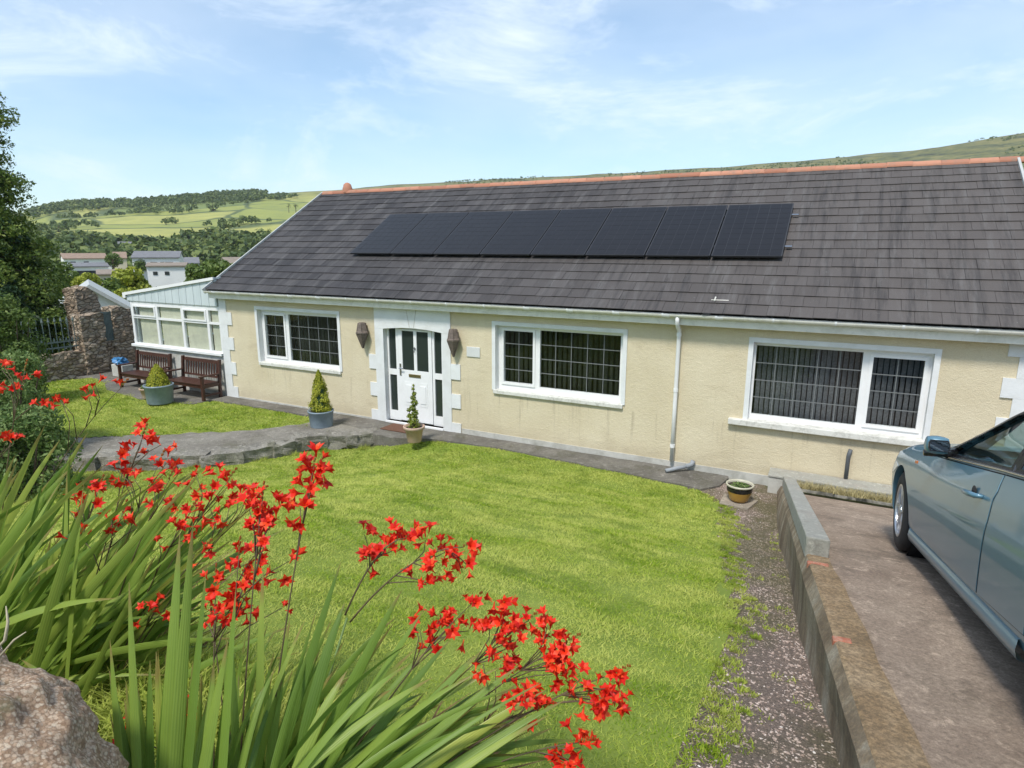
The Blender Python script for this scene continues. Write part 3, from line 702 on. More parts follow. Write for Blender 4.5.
dp = MB(); dp.tube([(3.30, -.275, 2.80), (3.30, -.275, 2.72), (3.30, -.24, 2.64), (3.30, -.10, 2.56), (3.30, -.075, 2.50), (3.30, -.075, 1.2), (3.30, -.075, .16)], .036, 12)
dpo = dp.build('downpipe', M['upvc'], hs, smooth=True)
for z in (2.44, 1.45, .42): mb = MB(); mb.tube([(3.30, -.075, z), (3.30, -.075, z+.06)], .043, 12); mb.box(3.27, 3.33, -.05, -.001, z+.015, z+.045); mb.build('pipe_clip', M['upvc'], dpo)
mb = MB(); mb.tube([(6.11, -.04, .80), (6.09, -.045, .70), (6.09, -.045, .29)], .032, 10); mb.build('waste_pipe', M['dark_pipe'], hs, smooth=True)
mb = MB(); mb.obox((3.72, -.345, 2.845), (.13, 0, .02), (0, .03, 0), (0, 0, .03)); mb.build('gutter_clip', M['black_plastic'], hs)

def window(x0, x1, z0, z1, glz, cas, sillx, slat, n_slat):
    """glz: glass rectangles (x0,x1,z0,z1,cols,rows); cas: index of the casement that opens"""
    w = MB(); yf = .115
    zs0, zs1, xs0, xs1 = 1.09, z1, x0, x1
    # frame members: fill what lies between the panes
    xsb = sorted([x0, x1]+[q for g_ in glz for q in g_[:2]])
    for i in range(0, len(xsb)-1, 2): w.box(xsb[i], xsb[i+1], yf, yf+.06, z0, z1)
    for g_ in glz:
        w.box(g_[0], g_[1], yf, yf+.06, z0, g_[2]); w.box(g_[0], g_[1], yf, yf+.06, g_[3], z1)
    wo = w.build('window', M['upvc'], hs)
    # surround band and reveals
    s_ = MB(); B = .075
    s_.box(x0-B, x0+.004, -.022, .114, z0-.0, z1+B); s_.box(x1-.004, x1+B, -.022, .114, z0, z1+B); s_.box(x0+.004, x1-.004, -.022, .114, z1-.004, z1+B)
    s_.build('surround', M['white_paint'], wo)
    sb = MB(); sb.box(sillx[0], sillx[1], sillx[4], .112, sillx[2], sillx[3]); sb.build('sill', M['sill'], wo, bevel=.012)
    c = glz[cas]; cf = MB(); a = .05
    cf.box(c[0]-a, c[0], yf-.022, yf-.001, c[2]-a, c[3]+a); cf.box(c[1], c[1]+a, yf-.022, yf-.001, c[2]-a, c[3]+a)
    cf.box(c[0], c[1], yf-.022, yf-.001, c[3], c[3]+a); cf.box(c[0], c[1], yf-.022, yf-.001, c[2]-a, c[2])
    cf.build('casement', M['upvc'], wo)
    for g_ in glz:
        p = MB(); p.add([(g_[0]-.004, yf+.03, g_[2]-.004), (g_[1]+.004, yf+.03, g_[2]-.004), (g_[1]+.004, yf+.03, g_[3]+.004), (g_[0]-.004, yf+.03, g_[3]+.004)], [(0, 1, 2, 3)])
        p.build('pane', M['glass'], wo)
        l = MB()
        for i in range(1, g_[4]): xx = g_[0]+(g_[1]-g_[0])*i/g_[4]; l.box(xx-.0065, xx+.0065, yf+.018, yf+.029, g_[2], g_[3])
        for i in range(1, g_[5]): zz = g_[2]+(g_[3]-g_[2])*i/g_[5]; l.box(g_[0], g_[1], yf+.0165, yf+.0285, zz-.0065, zz+.0065)
        l.build('lead_grid', M['lead'], wo)
    b_ = MB(); xa = x0+.05; st = (x1-x0-.1)/n_slat
    for i in range(n_slat):
        xc = xa+st*(i+.5); an = slat[1]+random.uniform(-.1, .1); hw = slat[2]
        b_.obox((xc-hw*math.cos(an), .33-hw*math.sin(an), z0+.02), (2*hw*math.cos(an), 2*hw*math.sin(an), 0), (-.003*math.sin(an), .003*math.cos(an), 0), (0, 0, z1-z0-.06))
    b_.build('vertical_blind', M[slat[0]], wo)
    return wo
window(-7.20, -4.56, 1.08, 2.42, [(-7.07, -6.41, 1.245, 2.28, 2, 4), (-6.26, -4.68, 1.175, 2.325, 5, 4)], 0, (-7.24, -4.52, 1.005, 1.087, -.05), ('blind_green', .9, .035), 22)
window(-.38, 2.29, 1.08, 2.42, [(-.245, .412, 1.245, 2.305, 2, 4), (.56, 2.205, 1.205, 2.35, 5, 4)], 0, (-.42, 2.33, 1.005, 1.087, -.05), ('blind_green', .9, .035), 24)
window(4.52, 7.05, 1.08, 2.42, [(4.56, 6.13, 1.165, 2.352, 5, 4), (6.275, 6.95, 1.21, 2.29, 2, 4)], 1, (4.22, 7.20, .985, 1.087, -.10), ('blind_grey', .45, .036), 30)

# front door with side lights
dx0, dx1, dz0, dz1 = -3.22, -1.67, .07, 2.24
fx = lambda f: dx0+(dx1-dx0)*f
fw = MB(); yf = .10
bars = [(0, .03), (.155, .20), (.785, .82), (.94, 1.)]
for a, b in bars: fw.box(fx(a), fx(b), yf, yf+.07, dz0, dz1)
for a, b in ((.03, .155), (.82, .94)):
    for z0_, z1_ in ((dz0, .29), (1.125, 1.255), (2.195, dz1)): fw.box(fx(a), fx(b), yf, yf+.07, z0_, z1_)
fw.box(fx(.20), fx(.785), yf, yf+.07, 2.185, dz1)
dfo = fw.build('door_frame', M['upvc'], hs)
for a, b in ((.03, .155), (.82, .94)):
    for z0_, z1_ in ((.29, 1.125), (1.255, 2.195)):
        p = MB(); p.box(fx(a)-.004, fx(b)+.004, yf+.03, yf+.036, z0_-.004, z1_+.004); p.build('side_light', M['door_glass'], dfo)
mb = MB(); mb.box(fx(0)-.01, fx(1)+.01, -.06, .10, .035, .07); mb.build('threshold', M['upvc'], dfo)
dl = MB(); yd = .085; a0, a1 = fx(.205), fx(.78); g = [-2.80, -2.485, -2.405, -2.10]
dl.box(a0, g[0], yd, yd+.05, .09, 2.18); dl.box(g[3], a1, yd, yd+.05, .09, 2.18); dl.box(g[1], g[2], yd, yd+.05, 1.267, 2.143)
dl.box(g[0], g[3], yd, yd+.05, 2.143, 2.18); dl.box(g[0], g[3], yd, yd+.05, .09, 1.267)
for x0_, x1_ in ((-2.76, -2.52), (-2.37, -2.14)):
    dl.box(x0_, x1_, yd-.006, yd-.001, .46, 1.0); 
    dl.box(x0_+.04, x1_-.04, yd-.018, yd-.0065, .53, .93)
dro = dl.build('door', M['upvc'], hs, bevel=.004)
for a, b in ((g[0], g[1]), (g[2], g[3])):
    p = MB(); p.box(a-.003, b+.003, yd+.02, yd+.026, 1.264, 2.146); p.build('door_pane', M['door_glass'], dro)
mb = MB(); mb.box(-2.63, -2.31, yd-.014, yd-.001, 1.115, 1.185); mb.build('letterbox', M['brass'], dro, bevel=.004)
mb = MB(); mb.box(fx(.22), fx(.25), yd-.012, yd-.001, 1.13, 1.40); mb.tube([(fx(.235), yd-.012, 1.30), (fx(.235), yd-.06, 1.30), (fx(.30), yd-.06, 1.30)], .011, 8); mb.build('handle', M['chrome'], dro)
mb = MB(); mb.lathe([(0, .0), (.022, .004), (.024, .012), (0, .014)], (fx(.498), yd-.018, 1.76), 12, axis='y'); mb.tube([(fx(.498), yd-.02, 1.80), (fx(.498)-.03, yd-.03, 1.76), (fx(.498), yd-.03, 1.68), (fx(.498)+.03, yd-.03, 1.76), (fx(.498), yd-.02, 1.80)], .006, 6); mb.build('knocker', M['dark_pipe'], dro)
# name plate
np_ = MB(); np_.box(-1.06, -.74, -.02, -.001, 1.72, 1.93); pl = np_.build('name_plate', M['plaque'], hs, bevel=.006)
mb = MB()
for k in range(4): mb.box(-.99+.06*k, -.95+.06*k, -.0215, -.0205, 1.80+.01*(k % 2), 1.83)
# wall lanterns
def lantern(x, label):
    l = thing('wall_lantern', label, 'wall lantern', (x, 0, 2.08), 'wall lanterns beside the front door')
    n = 6
    mb = MB(); prof = [(.085, .20), (.09, .19), (.125, .02), (.15, .0), (.15, -.03), (.135, -.04), (.012, -.36), (.0, -.38)]
    mb.lathe([(0, .21), (.08, .21)]+prof, (x, -.13, 2.08), n); mb.build('lamp_body', M['lantern'], l)
    mb = MB()
    for k in range(n):
        a = 2*math.pi*k/n; c_, s_ = math.cos(a), math.sin(a)
        mb.tube([(x+.09*c_, -.13+.09*s_, 2.28), (x+.128*c_, -.13+.128*s_, 2.09)], .008, 5); mb.tube([(x+.14*c_, -.13+.14*s_, 2.045), (x+.015*c_, -.13+.015*s_, 1.71)], .008, 5)
    mb.build('rib', M['lantern'], l)
    mb = MB(); mb.box(x-.05, x+.05, -.03, -.001, 1.98, 2.22); mb.box(x-.015, x+.015, -.10, -.03, 2.06, 2.09); mb.build('bracket', M['lantern'], l)
lantern(-3.73, 'brown cone shaped wall lantern on the left side of the front door')
lantern(-1.31, 'brown cone shaped wall lantern on the right side of the front door')
# offcut of pipe by the downpipe foot, mat, litter on roof
op = thing('pipe_offcut', 'short grey length of pipe lying at the foot of the downpipe', 'pipe', (3.45, -.22, .08))
mb = MB(); mb.tube([(3.28, -.40, .075), (3.62, -.10, .13)], .036, 10); mb.build('tube', M['grey_pipe'], op, smooth=True)
mb = MB(); mb.tube([(3.58, -.135, .123), (3.66, -.065, .15), (3.68, -.06, .22)], .043, 10); mb.build('socket', M['grey_pipe'], op, smooth=True)
mb = MB(); mb.box(-2.95, -2.15, -.60, -.12, .038, .055); dm = mb.build('doormat', M['mat_brown'], bevel=.004); tag(dm, 'brown doormat lying on the path below the front door', 'doormat')
rp = lambda px, py, off: (lambda d: CAM+d*((np.dot(np.array([0, EY, EZ])+nr*off-CAM, nr))/np.dot(d, nr)))(ray(px, py))
p = rp(715, 300, .04); mb = MB(); mb.tube([p+np.array([-.06, 0, .0]), p, p+np.array([.22, .02, .0])], .007, 6); mb.tube([p+nr*.01-sl*.04, p+sl*.07+nr*.01], .013, 6)
rs_ = mb.build('litter', M['gutter']); tag(rs_, 'small scrap of white plastic lying on the lower roof tiles', 'litter')
# solar panels
sa = thing('solar_panel_array', 'row of eight black solar panels mounted along the tiled roof', 'solar panels', tuple(rp(570, 230, .0)))
off = .13
bx = [rp(px, 252.8+(px-353)/(785.6-353)*3.6, off) for px in (353, 393, 437.5, 483, 536.8, 590.6, 652, 715, 785.6)]
bot = bx[0]; U0, U1 = bx[0][0], bx[-1][0]
sb_ = np.mean([np.dot(p-np.array([0, EY, EZ]), sl) for p in bx]); tl, tr_ = rp(387.5, 213.7, off), rp(791.7, 204.2, off)
st_ = np.mean([np.dot(p-np.array([0, EY, EZ]), sl) for p in (tl, tr_)]); print('SOLAR', U0, U1, tl[0], tr_[0], sb_, st_)
U0 = (U0+tl[0])/2; U1 = (U1+tr_[0])/2; wpan = (U1-U0)/8; base = np.array([0, EY, EZ])+nr*off
for k in range(8):
    a = U0+wpan*k+.012; b = U0+wpan*(k+1)-.012
    mb = MB(); mb.obox(base+np.array([a, 0, 0])+sl*sb_-nr*.035, (b-a, 0, 0), sl*(st_-sb_), nr*.035); po = mb.build('solar_panel', M['solar_frame'], sa)
    mb = MB(); ci, cj = 6, 10; ax = (b-a-.03)/ci; ay = (st_-sb_-.03)/cj
    for i in range(ci):
        for j in range(cj):
            o_ = base+np.array([a+.015+i*ax+.004, 0, 0])+sl*(sb_+.015+j*ay+.004)
            mb.obox(o_+nr*.0005, (ax-.008, 0, 0), sl*(ay-.008), nr*.002)
    mb.build('cells', M['solar'], po)
mb = MB()
for f in (.2, .8):
    s_ = sb_+(st_-sb_)*f; mb.obox(base+np.array([U0-.05, 0, 0])+sl*s_-nr*.08, (U1-U0+.16, 0, 0), sl*.04, nr*.04)
    for k in range(9): mb.obox(base+np.array([U0+wpan*k-.02, 0, 0])+sl*s_-nr*.105, (.04, 0, 0), sl*.04, nr*.03)
mb.build('rail', M['chrome'], sa)

# ------------------------------------------------------------------ conservatory
cv = thing('conservatory', 'white framed lean-to conservatory at the left end of the bungalow', 'conservatory', (-10.5, 0, 0))
c0, c1, cy, cd = -12.42, -8.63, .02, 3.6
mb = MB(); mb.box(c0, c1, cy, cy+.2, -.4, 1.10); mb.box(c0, c0+.2, cy+.2, cd, -.4, 1.10); mb.box(c0, c1, cd, cd+.2, -.4, 2.4); mb.build('dwarf_wall', M['plinth'], cv)
mb = MB(); mb.box(c0-.08, c1, cy-.07, cy+.2, 1.105, 1.18); mb.box(c0-.08, c0+.2, cy+.2, cd, 1.105, 1.18); mb.build('sill', M['upvc'], cv, bevel=.01)
mb = MB(); yf0, yf1 = cy, cy+.07
mul = [-12.36, -11.26, -10.16, -9.12, c1]
mb.box(c0, c1, yf0, yf1, 2.30, 2.42); mb.box(c0, c0+.09, yf0, yf1, 1.18, 2.30)
for x in mul[1:4]: mb.box(x-.045, x+.045, yf0, yf1, 1.18, 2.30)
mb.box(c1-.05, c1, yf0, yf1, 1.18, 2.30); mb.box(c0+.09, c1-.05, yf0+.002, yf1-.002, 1.18, 1.22)
for i in range(4):
    a = (c0+.09) if i == 0 else mul[i]+.045; b = mul[i+1]-.045 if i < 3 else c1-.05
    mb.box(a, b, yf0+.003, yf1-.003, 1.93, 1.99)
    if i in (0, 2): # top-hung vents
        for q in ((a, a+.05, 1.99, 2.30), (b-.05, b, 1.99, 2.30), (a+.05, b-.05, 1.99, 2.03), (a+.05, b-.05, 2.26, 2.30)): mb.box(q[0], q[1], yf0-.02, yf0+.001, q[2], q[3])
for k in range(4):
    y = cy+.2+k*(cd-.3)/3; mb.box(c0+.0, c0+.07, y-.05, y+.05, 1.18, 2.30)
mb.box(c0, c0+.07, yf1, cd, 2.30, 2.42); mb.build('frame', M['upvc'], cv)
mb = MB(); mb.add([(c0, cy+.04, 1.18), (c1, cy+.04, 1.18), (c1, cy+.04, 2.3), (c0, cy+.04, 2.3)], [(0, 1, 2, 3)]); mb.add([(c0+.035, cy, 1.18), (c0+.035, cd, 1.18), (c0+.035, cd, 2.3), (c0+.035, cy, 2.3)], [(0, 1, 2, 3)]); mb.build('glazing', M['glass'], cv)
mb = MB()
for i in range(4):
    a = (c0+.13) if i == 0 else mul[i]+.07; b = mul[i+1]-.07 if i < 3 else c1-.05
    a2 = a+(.14 if i == 0 else .0); mb.box(a2, b, cy+.078, cy+.084, 1.16, 2.30)
mb.build('blind', M['blind_cream'], cv)
mb = MB(); mb.box(c0, c1, cd-.02, cd, 1.1, 2.4); mb.box(c0+.2, c1, cy+.2, cd-.02, 0, .02); mb.build('interior', M['plinth'], cv)
zl, zr_ = 2.64, 3.17; xl_, xr_ = -12.59, -8.66
mb = MB(); nb = 26
for i in range(nb):
    a = xl_+.06+(xr_-xl_-.06)*i/nb; b = xl_+.06+(xr_-xl_-.06)*(i+1)/nb-.006
    ta, tb = zl-.06+(zr_-zl)*(a-xl_)/(xr_-xl_), zl-.06+(zr_-zl)*(b-xl_)/(xr_-xl_)
    mb.prism_y([(a, 2.425), (b, 2.425), (b, tb), (a, ta)], cy-.03-.004*(i % 2), cy+.03)
mb.build('gable_boards', M['boards'], cv)
mb = MB(); mb.prism_y([(xl_-.02, zl-.14), (xl_-.02, zl+.01), (xr_, zr_+.01), (xr_, zr_-.065), (xl_+.1, zl-.055), (xl_+.1, zl-.14)], cy-.08, cy-.036); mb.build('bargeboard', M['upvc'], cv)
mb = MB(); mb.prism_y([(xl_, zl-.05), (xl_, zl), (xr_, zr_), (xr_, zr_-.05)], cy-.034, cd+.2); mb.build('roof', M['poly'], cv)
# a ragged strip of dark under the roof trim is real board shadow only

# ------------------------------------------------------------------ benches
def bench(x, y, label, L_=1.48, rot=0):
    b = thing('garden_bench', label, 'bench', (0, 0, 0), 'dark wooden garden benches')
    hw = L_/2
    for s in (-1, 1):
        mb = MB(); mb.box(s*hw-.035, s*hw+.035, -.27, -.20, 0, .62); mb.build('leg', M['bench_wood'], b, bevel=.006)
        mb = MB(); mb.prism_x([(.24, 0), (.31, 0), (.31, .40), (.37, 1.0), (.30, 1.0), (.24, .40)], s*hw-.035, s*hw+.035); mb.build('leg', M['bench_wood'], b, bevel=.006)
        mb = MB(); mb.box(s*hw-.045, s*hw+.045, -.30, .28, .621, .655); mb.build('armrest', M['bench_wood'], b, bevel=.008)
        mb = MB(); mb.box(s*hw-.02, s*hw+.02, -.20, .24, .32, .40); mb.box(s*hw-.02, s*hw+.02, -.20, .24, .10, .15); mb.build('side_rail', M['bench_wood'], b)
    mb = MB()
    for k in range(5): mb.box(-hw-.02, hw+.02, -.25+k*.105, -.165+k*.105, .405, .43)
    mb.box(-hw+.03, hw-.03, -.225, -.20, .32, .40); mb.build('seat', M['bench_wood'], b)
    mb = MB(); yb = lambda z: .275+(z-.40)*.1
    mb.obox((-hw+.03, yb(.88), .88), (L_-.06, 0, 0), (0, .03, 0), (0, .009, .09)); mb.obox((-hw+.03, yb(.50), .50), (L_-.06, 0, 0), (0, .03, 0), (0, .005, .05))
    n = 13
    for k in range(n):
        xx = -hw+.09+(L_-.18-.045)*k/(n-1); mb.obox((xx, yb(.55)+.006, .55), (.045, 0, 0), (0, .016, 0), (0, .033, .33))
    mb.build('backrest', M['bench_wood'], b)
    b.location = (x, y, .02); b.rotation_euler.z = rot; return b
bench(-11.45, -.42, 'dark wooden garden bench on the left, further from the bungalow corner')
bench(-9.42, -.42, 'dark wooden garden bench on the right, close to the bungalow corner')

# ------------------------------------------------------------------ potted plants
def leafcloud(n, fn, size, aspect=.5, up=.3):
    """n diamond leaves; fn() -> (centre, outward normal)"""
    V = np.zeros((n, 4, 3))
    for i in range(n):
        c, nn = fn(); s = size*random.uniform(.6, 1.3)
        d = np.array([random.gauss(0, 1), random.gauss(0, 1), random.gauss(0, 1)])*.6+nn; d /= np.linalg.norm(d)+1e-9
        t_ = np.cross(d, (random.gauss(0, 1), random.gauss(0, 1), random.gauss(0, 1)+up)); t_ /= np.linalg.norm(t_)+1e-9; b = np.cross(d, t_)
        V[i] = [c-t_*s, c+b*s*aspect, c+t_*s, c-b*s*aspect]
    return V.reshape(-1, 3)
def pot(kind, x, y, r, h, label, cat='plant pot'):
    z0 = .05; p = thing('plant_pot', label, cat, (x, y, z0))
    if kind == 'blue': prof = [(0, 0), (r*.86, 0), (r*.88, .02), (r*.98, h*.9), (r*1.03, h*.92), (r*1.03, h), (r*.95, h), (r*.93, h*.85), (0, h*.85)]; m = 'blue_pot'
    elif kind == 'terra': prof = [(0, 0), (r*.60, 0), (r*.65, .02), (r*.85, h*.78), (r*1.0, h*.82), (r*1.04, h*.97), (r*1.0, h), (r*.90, h*.98), (r*.85, h*.85), (0, h*.85)]; m = 'terracotta'
    else: prof = [(0, 0), (r*.66, 0), (r*.74, .03), (r*.92, h*.5), (r*.94, h*.58)]; m = 'ochre_glaze'
    mb = MB(); mb.lathe(prof, (x, y, z0), 32); mb.build('pot_body', M[m], p, smooth=True)
    if kind == 'glazed':
        mb = MB(); mb.lathe([(r*.94, h*.58), (r*.97, h*.6), (r*.97, h*.86)], (x, y, z0), 32); mb.build('glaze_band', M['black_glaze'], p, smooth=True)
        mb = MB(); mb.lathe([(r*.97, h*.86), (r*1.06, h*.9), (r*1.06, h*.98), (r*.98, h), (r*.92, h*.95), (r*.9, h*.8)], (x, y, z0), 32); mb.build('rim', M['cream_glaze'], p, smooth=True)
    mb = MB(); mb.lathe([(0, h*.87), (r*.93, h*.855)], (x, y, z0), 24); mb.build('soil', M['soil'], p)
    return p
def conebush(name, x, y, z0, r, h, n, size, m, label, blunt=1.0, lumps=.25, seed=0):
    t_ = thing(name, label, 'shrub', (x, y, z0))
    mb = MB(); mb.tube([(x, y, z0), (x+.01, y, z0+h*.5), (x, y, z0+h*.85)], [.02, .014, .005], 6); mb.build('trunk', M['wood_bark'], t_)
    def fn():
        while True:
            u = random.random()**1.25; a = random.random()*6.283
            rr_ = r*(1-u**blunt)**.75*(min(1, (u+.04)/.16)**.5)
            lump = 1+lumps*nz(math.cos(a)*2.2+seed, math.sin(a)*2.2, u*6.5)*2
            q = random.uniform(.72, 1.02)*rr_*lump
            return np.array([x+math.cos(a)*q, y+math.sin(a)*q, z0+u*h]), np.array([math.cos(a), math.sin(a), .5])
    np_mesh('foliage', leafcloud(n, fn, size, .45), 4, M[m], t_)
    mb = MB(); mb.lathe([(r*.55, 0), (r*.75, h*.15), (r*.5, h*.5), (r*.2, h*.8), (0, h*.9)], (x, y, z0+.02), 12); mb.build('inner_twigs', M['conifer_dark'], t_)
    return t_
pot('blue', -9.40, -1.36, .34, .48, 'wide blue grey pot on the patio in front of the benches')
conebush('clipped_shrub', -9.40, -1.36, .45, .29, .60, 5200, .022, 'gold_conifer', 'small golden green conical shrub in the wide pot before the benches', 1.3, .08)
pot('terra', -10.15, -1.22, .17, .28, 'small terracotta pot on the patio beside the wide blue grey pot')
def sprig(x, y, z0, r, n, size, m, name, label, h=.2):
    t_ = thing(name, label, 'plant', (x, y, z0))
    def fn():
        a = random.random()*6.283; q = r*math.sqrt(random.random()); return np.array([x+math.cos(a)*q, y+math.sin(a)*q, z0+random.random()*h*(1-.6*q/r)]), np.array([0, 0, 1.])
    np_mesh('foliage', leafcloud(n, fn, size, .5), 4, M[m], t_); return t_
sprig(-10.15, -1.22, .29, .15, 260, .03, 'bush_leaf', 'pot_plant', 'low green plant in the small terracotta pot on the patio', .16)
pot('blue', -4.22, -1.05, .275, .37, 'blue grey pot on the path between the left window and the door')
conebush('dwarf_conifer', -4.22, -1.05, .34, .235, .98, 7800, .020, 'gold_conifer', 'tall golden dwarf conifer in the pot left of the front door', 1.25, .32, 3)
pot('terra', -1.72, -1.02, .215, .34, 'pale terracotta pot on the path before the front door')
t_ = thing('topiary_plant', 'thin spiky green shrub growing in the pale terracotta pot', 'shrub', (-1.72, -1.02, .36))
mb = MB(); x, y = -1.72, -1.02
mb.tube([(x, y, .33), (x+.01, y, .6), (x-.01, y, .9), (x+.02, y, 1.22)], [.014, .012, .009, .004], 6); mb.tube([(x, y, .36), (x-.09, y, .52), (x-.11, y, .75)], [.01, .008, .004], 6)
mb.build('stem', M['wood_bark'], t_)
V = []
for (cx, cz, r, n) in [(-.02, .42, .15, 700), (.0, .52, .10, 500), (-.11, .58, .055, 220), (-.12, .70, .045, 150), (.03, .66, .075, 350), (-.02, .76, .07, 300), (.03, .87, .075, 320), (0, .97, .06, 240), (.03, 1.06, .05, 180), (.01, 1.16, .035, 120), (.02, 1.23, .02, 50)]:
    def fn(cx=cx, cz=cz, r=r):
        d = np.array([random.gauss(0, 1), random.gauss(0, 1), random.gauss(0, 1)]); d /= np.linalg.norm(d); return np.array([x+cx, y, cz])+d*r*random.uniform(.6, 1), d
    V.append(leafcloud(n//2, fn, .022, .5))
leafmat('topiary', [(.1, (.07, .12, .02)), (.5, (.17, .23, .03)), (.9, (.36, .38, .06))], sc=3)
np_mesh('foliage', np.concatenate(V), 4, M['topiary'], t_)
pot('glazed', 4.61, -1.10, .20, .27, 'ochre and black glazed pot on a paving slab near the drive wall')
sprig(4.61, -1.10, .26, .15, 420, .022, 'bush_leaf', 'pot_plant', 'low green plant with white blooms in the glazed pot', .07)
mb = MB(); mb.box(-14.0, -13.45, .15, .5, .02, .40); mb.box(-13.95, -13.5, .20, .45, .35, .402)
pb = thing('planter_box', 'small pale stone planter box against the rubble wall by the patio', 'planter', (-13.7, .3, .02))
mb.build('box_body', M['plinth'], pb, bevel=.02)
bg = thing('plastic_bag', 'bright blue plastic bag on top of the pale planter box', 'bag', (-13.75, .3, .40))
bm = bmesh.new(); bmesh.ops.create_icosphere(bm, subdivisions=3, radius=.15)
for v in bm.verts: v.co = v.co*(1+.9*noise.fractal(v.co*11, 1, 2, 4)); v.co.z *= .8; v.co.x *= 1.25
me = D.meshes.new('bag'); bm.to_mesh(me); bm.free(); o = link('bag_body', me, M['blue_plastic'], bg); o.location = (.02, 0, .09)

# ------------------------------------------------------------------ rubble boundary wall, railing, gate
def rubble_mesh(mb_list, x0, x1, y0, y1, z0, top, cell=.09, amp=.035, seed=0):
    bm = bmesh.new(); nx, ny, nz_ = max(2, int((x1-x0)/cell)), max(2, int((y1-y0)/cell)), max(2, int((top(y0)-z0)/cell))
    def P(u, v, w):
        x, y = x0+(x1-x0)*u, y0+(y1-y0)*v; zt = top(y)
        z = z0+(zt-z0)*w; p = Vector((x, y, z)); c = Vector((x*4.6, y*4.6, z*8.5))+Vector((seed, 0, 0))
        d, pts = noise.voronoi(c); k = (d[1]-d[0])
        s = 1 if k > .18 else k/.18
        o = Vector(((u-.5)*2, (v-.5)*2, (w-.5)*2)); o = Vector([q if abs(q) > .999 else 0 for q in o])
        rr = noise.cell(pts[0]*3.7)
        return p+o*(amp*s*(.6+.8*rr)-amp*.5)+Vector((noise.noise(p*3), noise.noise(p*3+Vector((9, 0, 0))), 0))*.03
    def face(f, na, nb):
        g = [[bm.verts.new(f(i/na, j/nb)) for i in range(na+1)] for j in range(nb+1)]
        for j in range(nb):
            for i in range(na): bm.faces.new((g[j][i], g[j][i+1], g[j+1][i+1], g[j+1][i]))
    face(lambda a, b: P(a, 0, b), nx, nz_); face(lambda a, b: P(1-a, 1, b), nx, nz_)
    face(lambda a, b: P(1, a, b), ny, nz_); face(lambda a, b: P(0, 1-a, b), ny, nz_); face(lambda a, b: P(a, b, 1), nx, ny)
    bmesh.ops.remove_doubles(bm, verts=bm.verts, dist=.002)
    vs = [tuple(v.co) for v in bm.verts]; bm.verts.index_update(); fs = [tuple(v.index for v in f.verts) for f in bm.faces]; bm.free()
    mb_list.add(vs, fs)
def rubble(name, label, cat, segs, loc, group=None, sub='stonework'):
    t_ = thing(name, label, cat, loc, group); mb = MB()
    for i, s_ in enumerate(segs): rubble_mesh(mb, *s_, seed=i*7+loc[1])
    mb.build(sub, M['rubble'], t_); return t_
rw = rubble('stone_wall', 'low brown rubble stone wall at the edge of the upper lawn and patio', 'wall', [
    (-15.2, -14.88, -5.5, 1.45, -.5, lambda y: .80+.06*nz(y*3, 0)+(.20 if y > .1 else 0)), (-15.3, -14.9, 1.46, 2.7, -.5, lambda y: .72+.1*nz(y*3, 1))], (-15, 0, 0))
rubble('gate_pillar', 'broad rubble gate pillar with ochre lichen on its top, next to the iron railing', 'pillar', [(-15.35, -14.80, -.12, .55, .0, lambda y: 1.88+.08*nz(y*4, 2))], (-15, .2, 0), 'rubble gate pillars')
rubble('gate_pillar', 'narrow rubble gate pillar nearest the conservatory', 'pillar', [(-15.30, -14.82, .86, 1.47, .0, lambda y: 2.06-.2*abs(y-1.0)+.08*nz(y*4, 5))], (-15, 1.1, 0), 'rubble gate pillars')
rubble('ruined_stack', 'tall ragged stack of rubble stone rising behind the gate pillars', 'wall', [(-16.9, -16.2, .58, 1.30, -1, lambda y: 2.62-.9*max(0, y-1.0)+.14*nz(y*6, 9)), (-16.8, -16.2, 1.31, 2.3, -1, lambda y: 1.75+.2*nz(y*6, 9))], (-16.5, .9, 0))
il = thing('iron_railing', 'grey green iron railing with pointed bars standing on the rubble wall', 'railing', (-15, -1.5, .85))
mb = MB(); mb.box(-15.06, -15.02, -3.2, -.14, .93, .97); mb.box(-15.06, -15.02, -3.2, -.14, 1.10, 1.14); mb.build('rail', M['iron_rail'], il)
mb = MB(); y = -3.1
while y < -.2:
    mb.tube([(-15.04, y, .84), (-15.04, y, 1.72)], .014, 6); mb.lathe([(.014, 0), (.035, .05), (.012, .14), (0, .19)], (-15.04, y, 1.70), 6)
    mb.lathe([(.012, 0), (.03, .03), (.0, .13)], (-15.04, y+.085, 1.14), 6); y += .17
mb.build('bars', M['iron_rail'], il)
gg = thing('garden_gate', 'narrow grey metal gate closing the gap between the two rubble pillars', 'gate', (-15, .7, 1))
mb = MB(); mb.box(-14.92, -14.89, .54, .88, .96, 1.02); mb.box(-14.92, -14.89, .54, .88, 1.86, 1.92)
for k in range(7): mb.box(-14.915, -14.895, .545+k*.047, .585+k*.047, 1.02, 1.86+.05*(k % 2)*0)
mb.build('gate_panel', M['iron_rail'], gg)

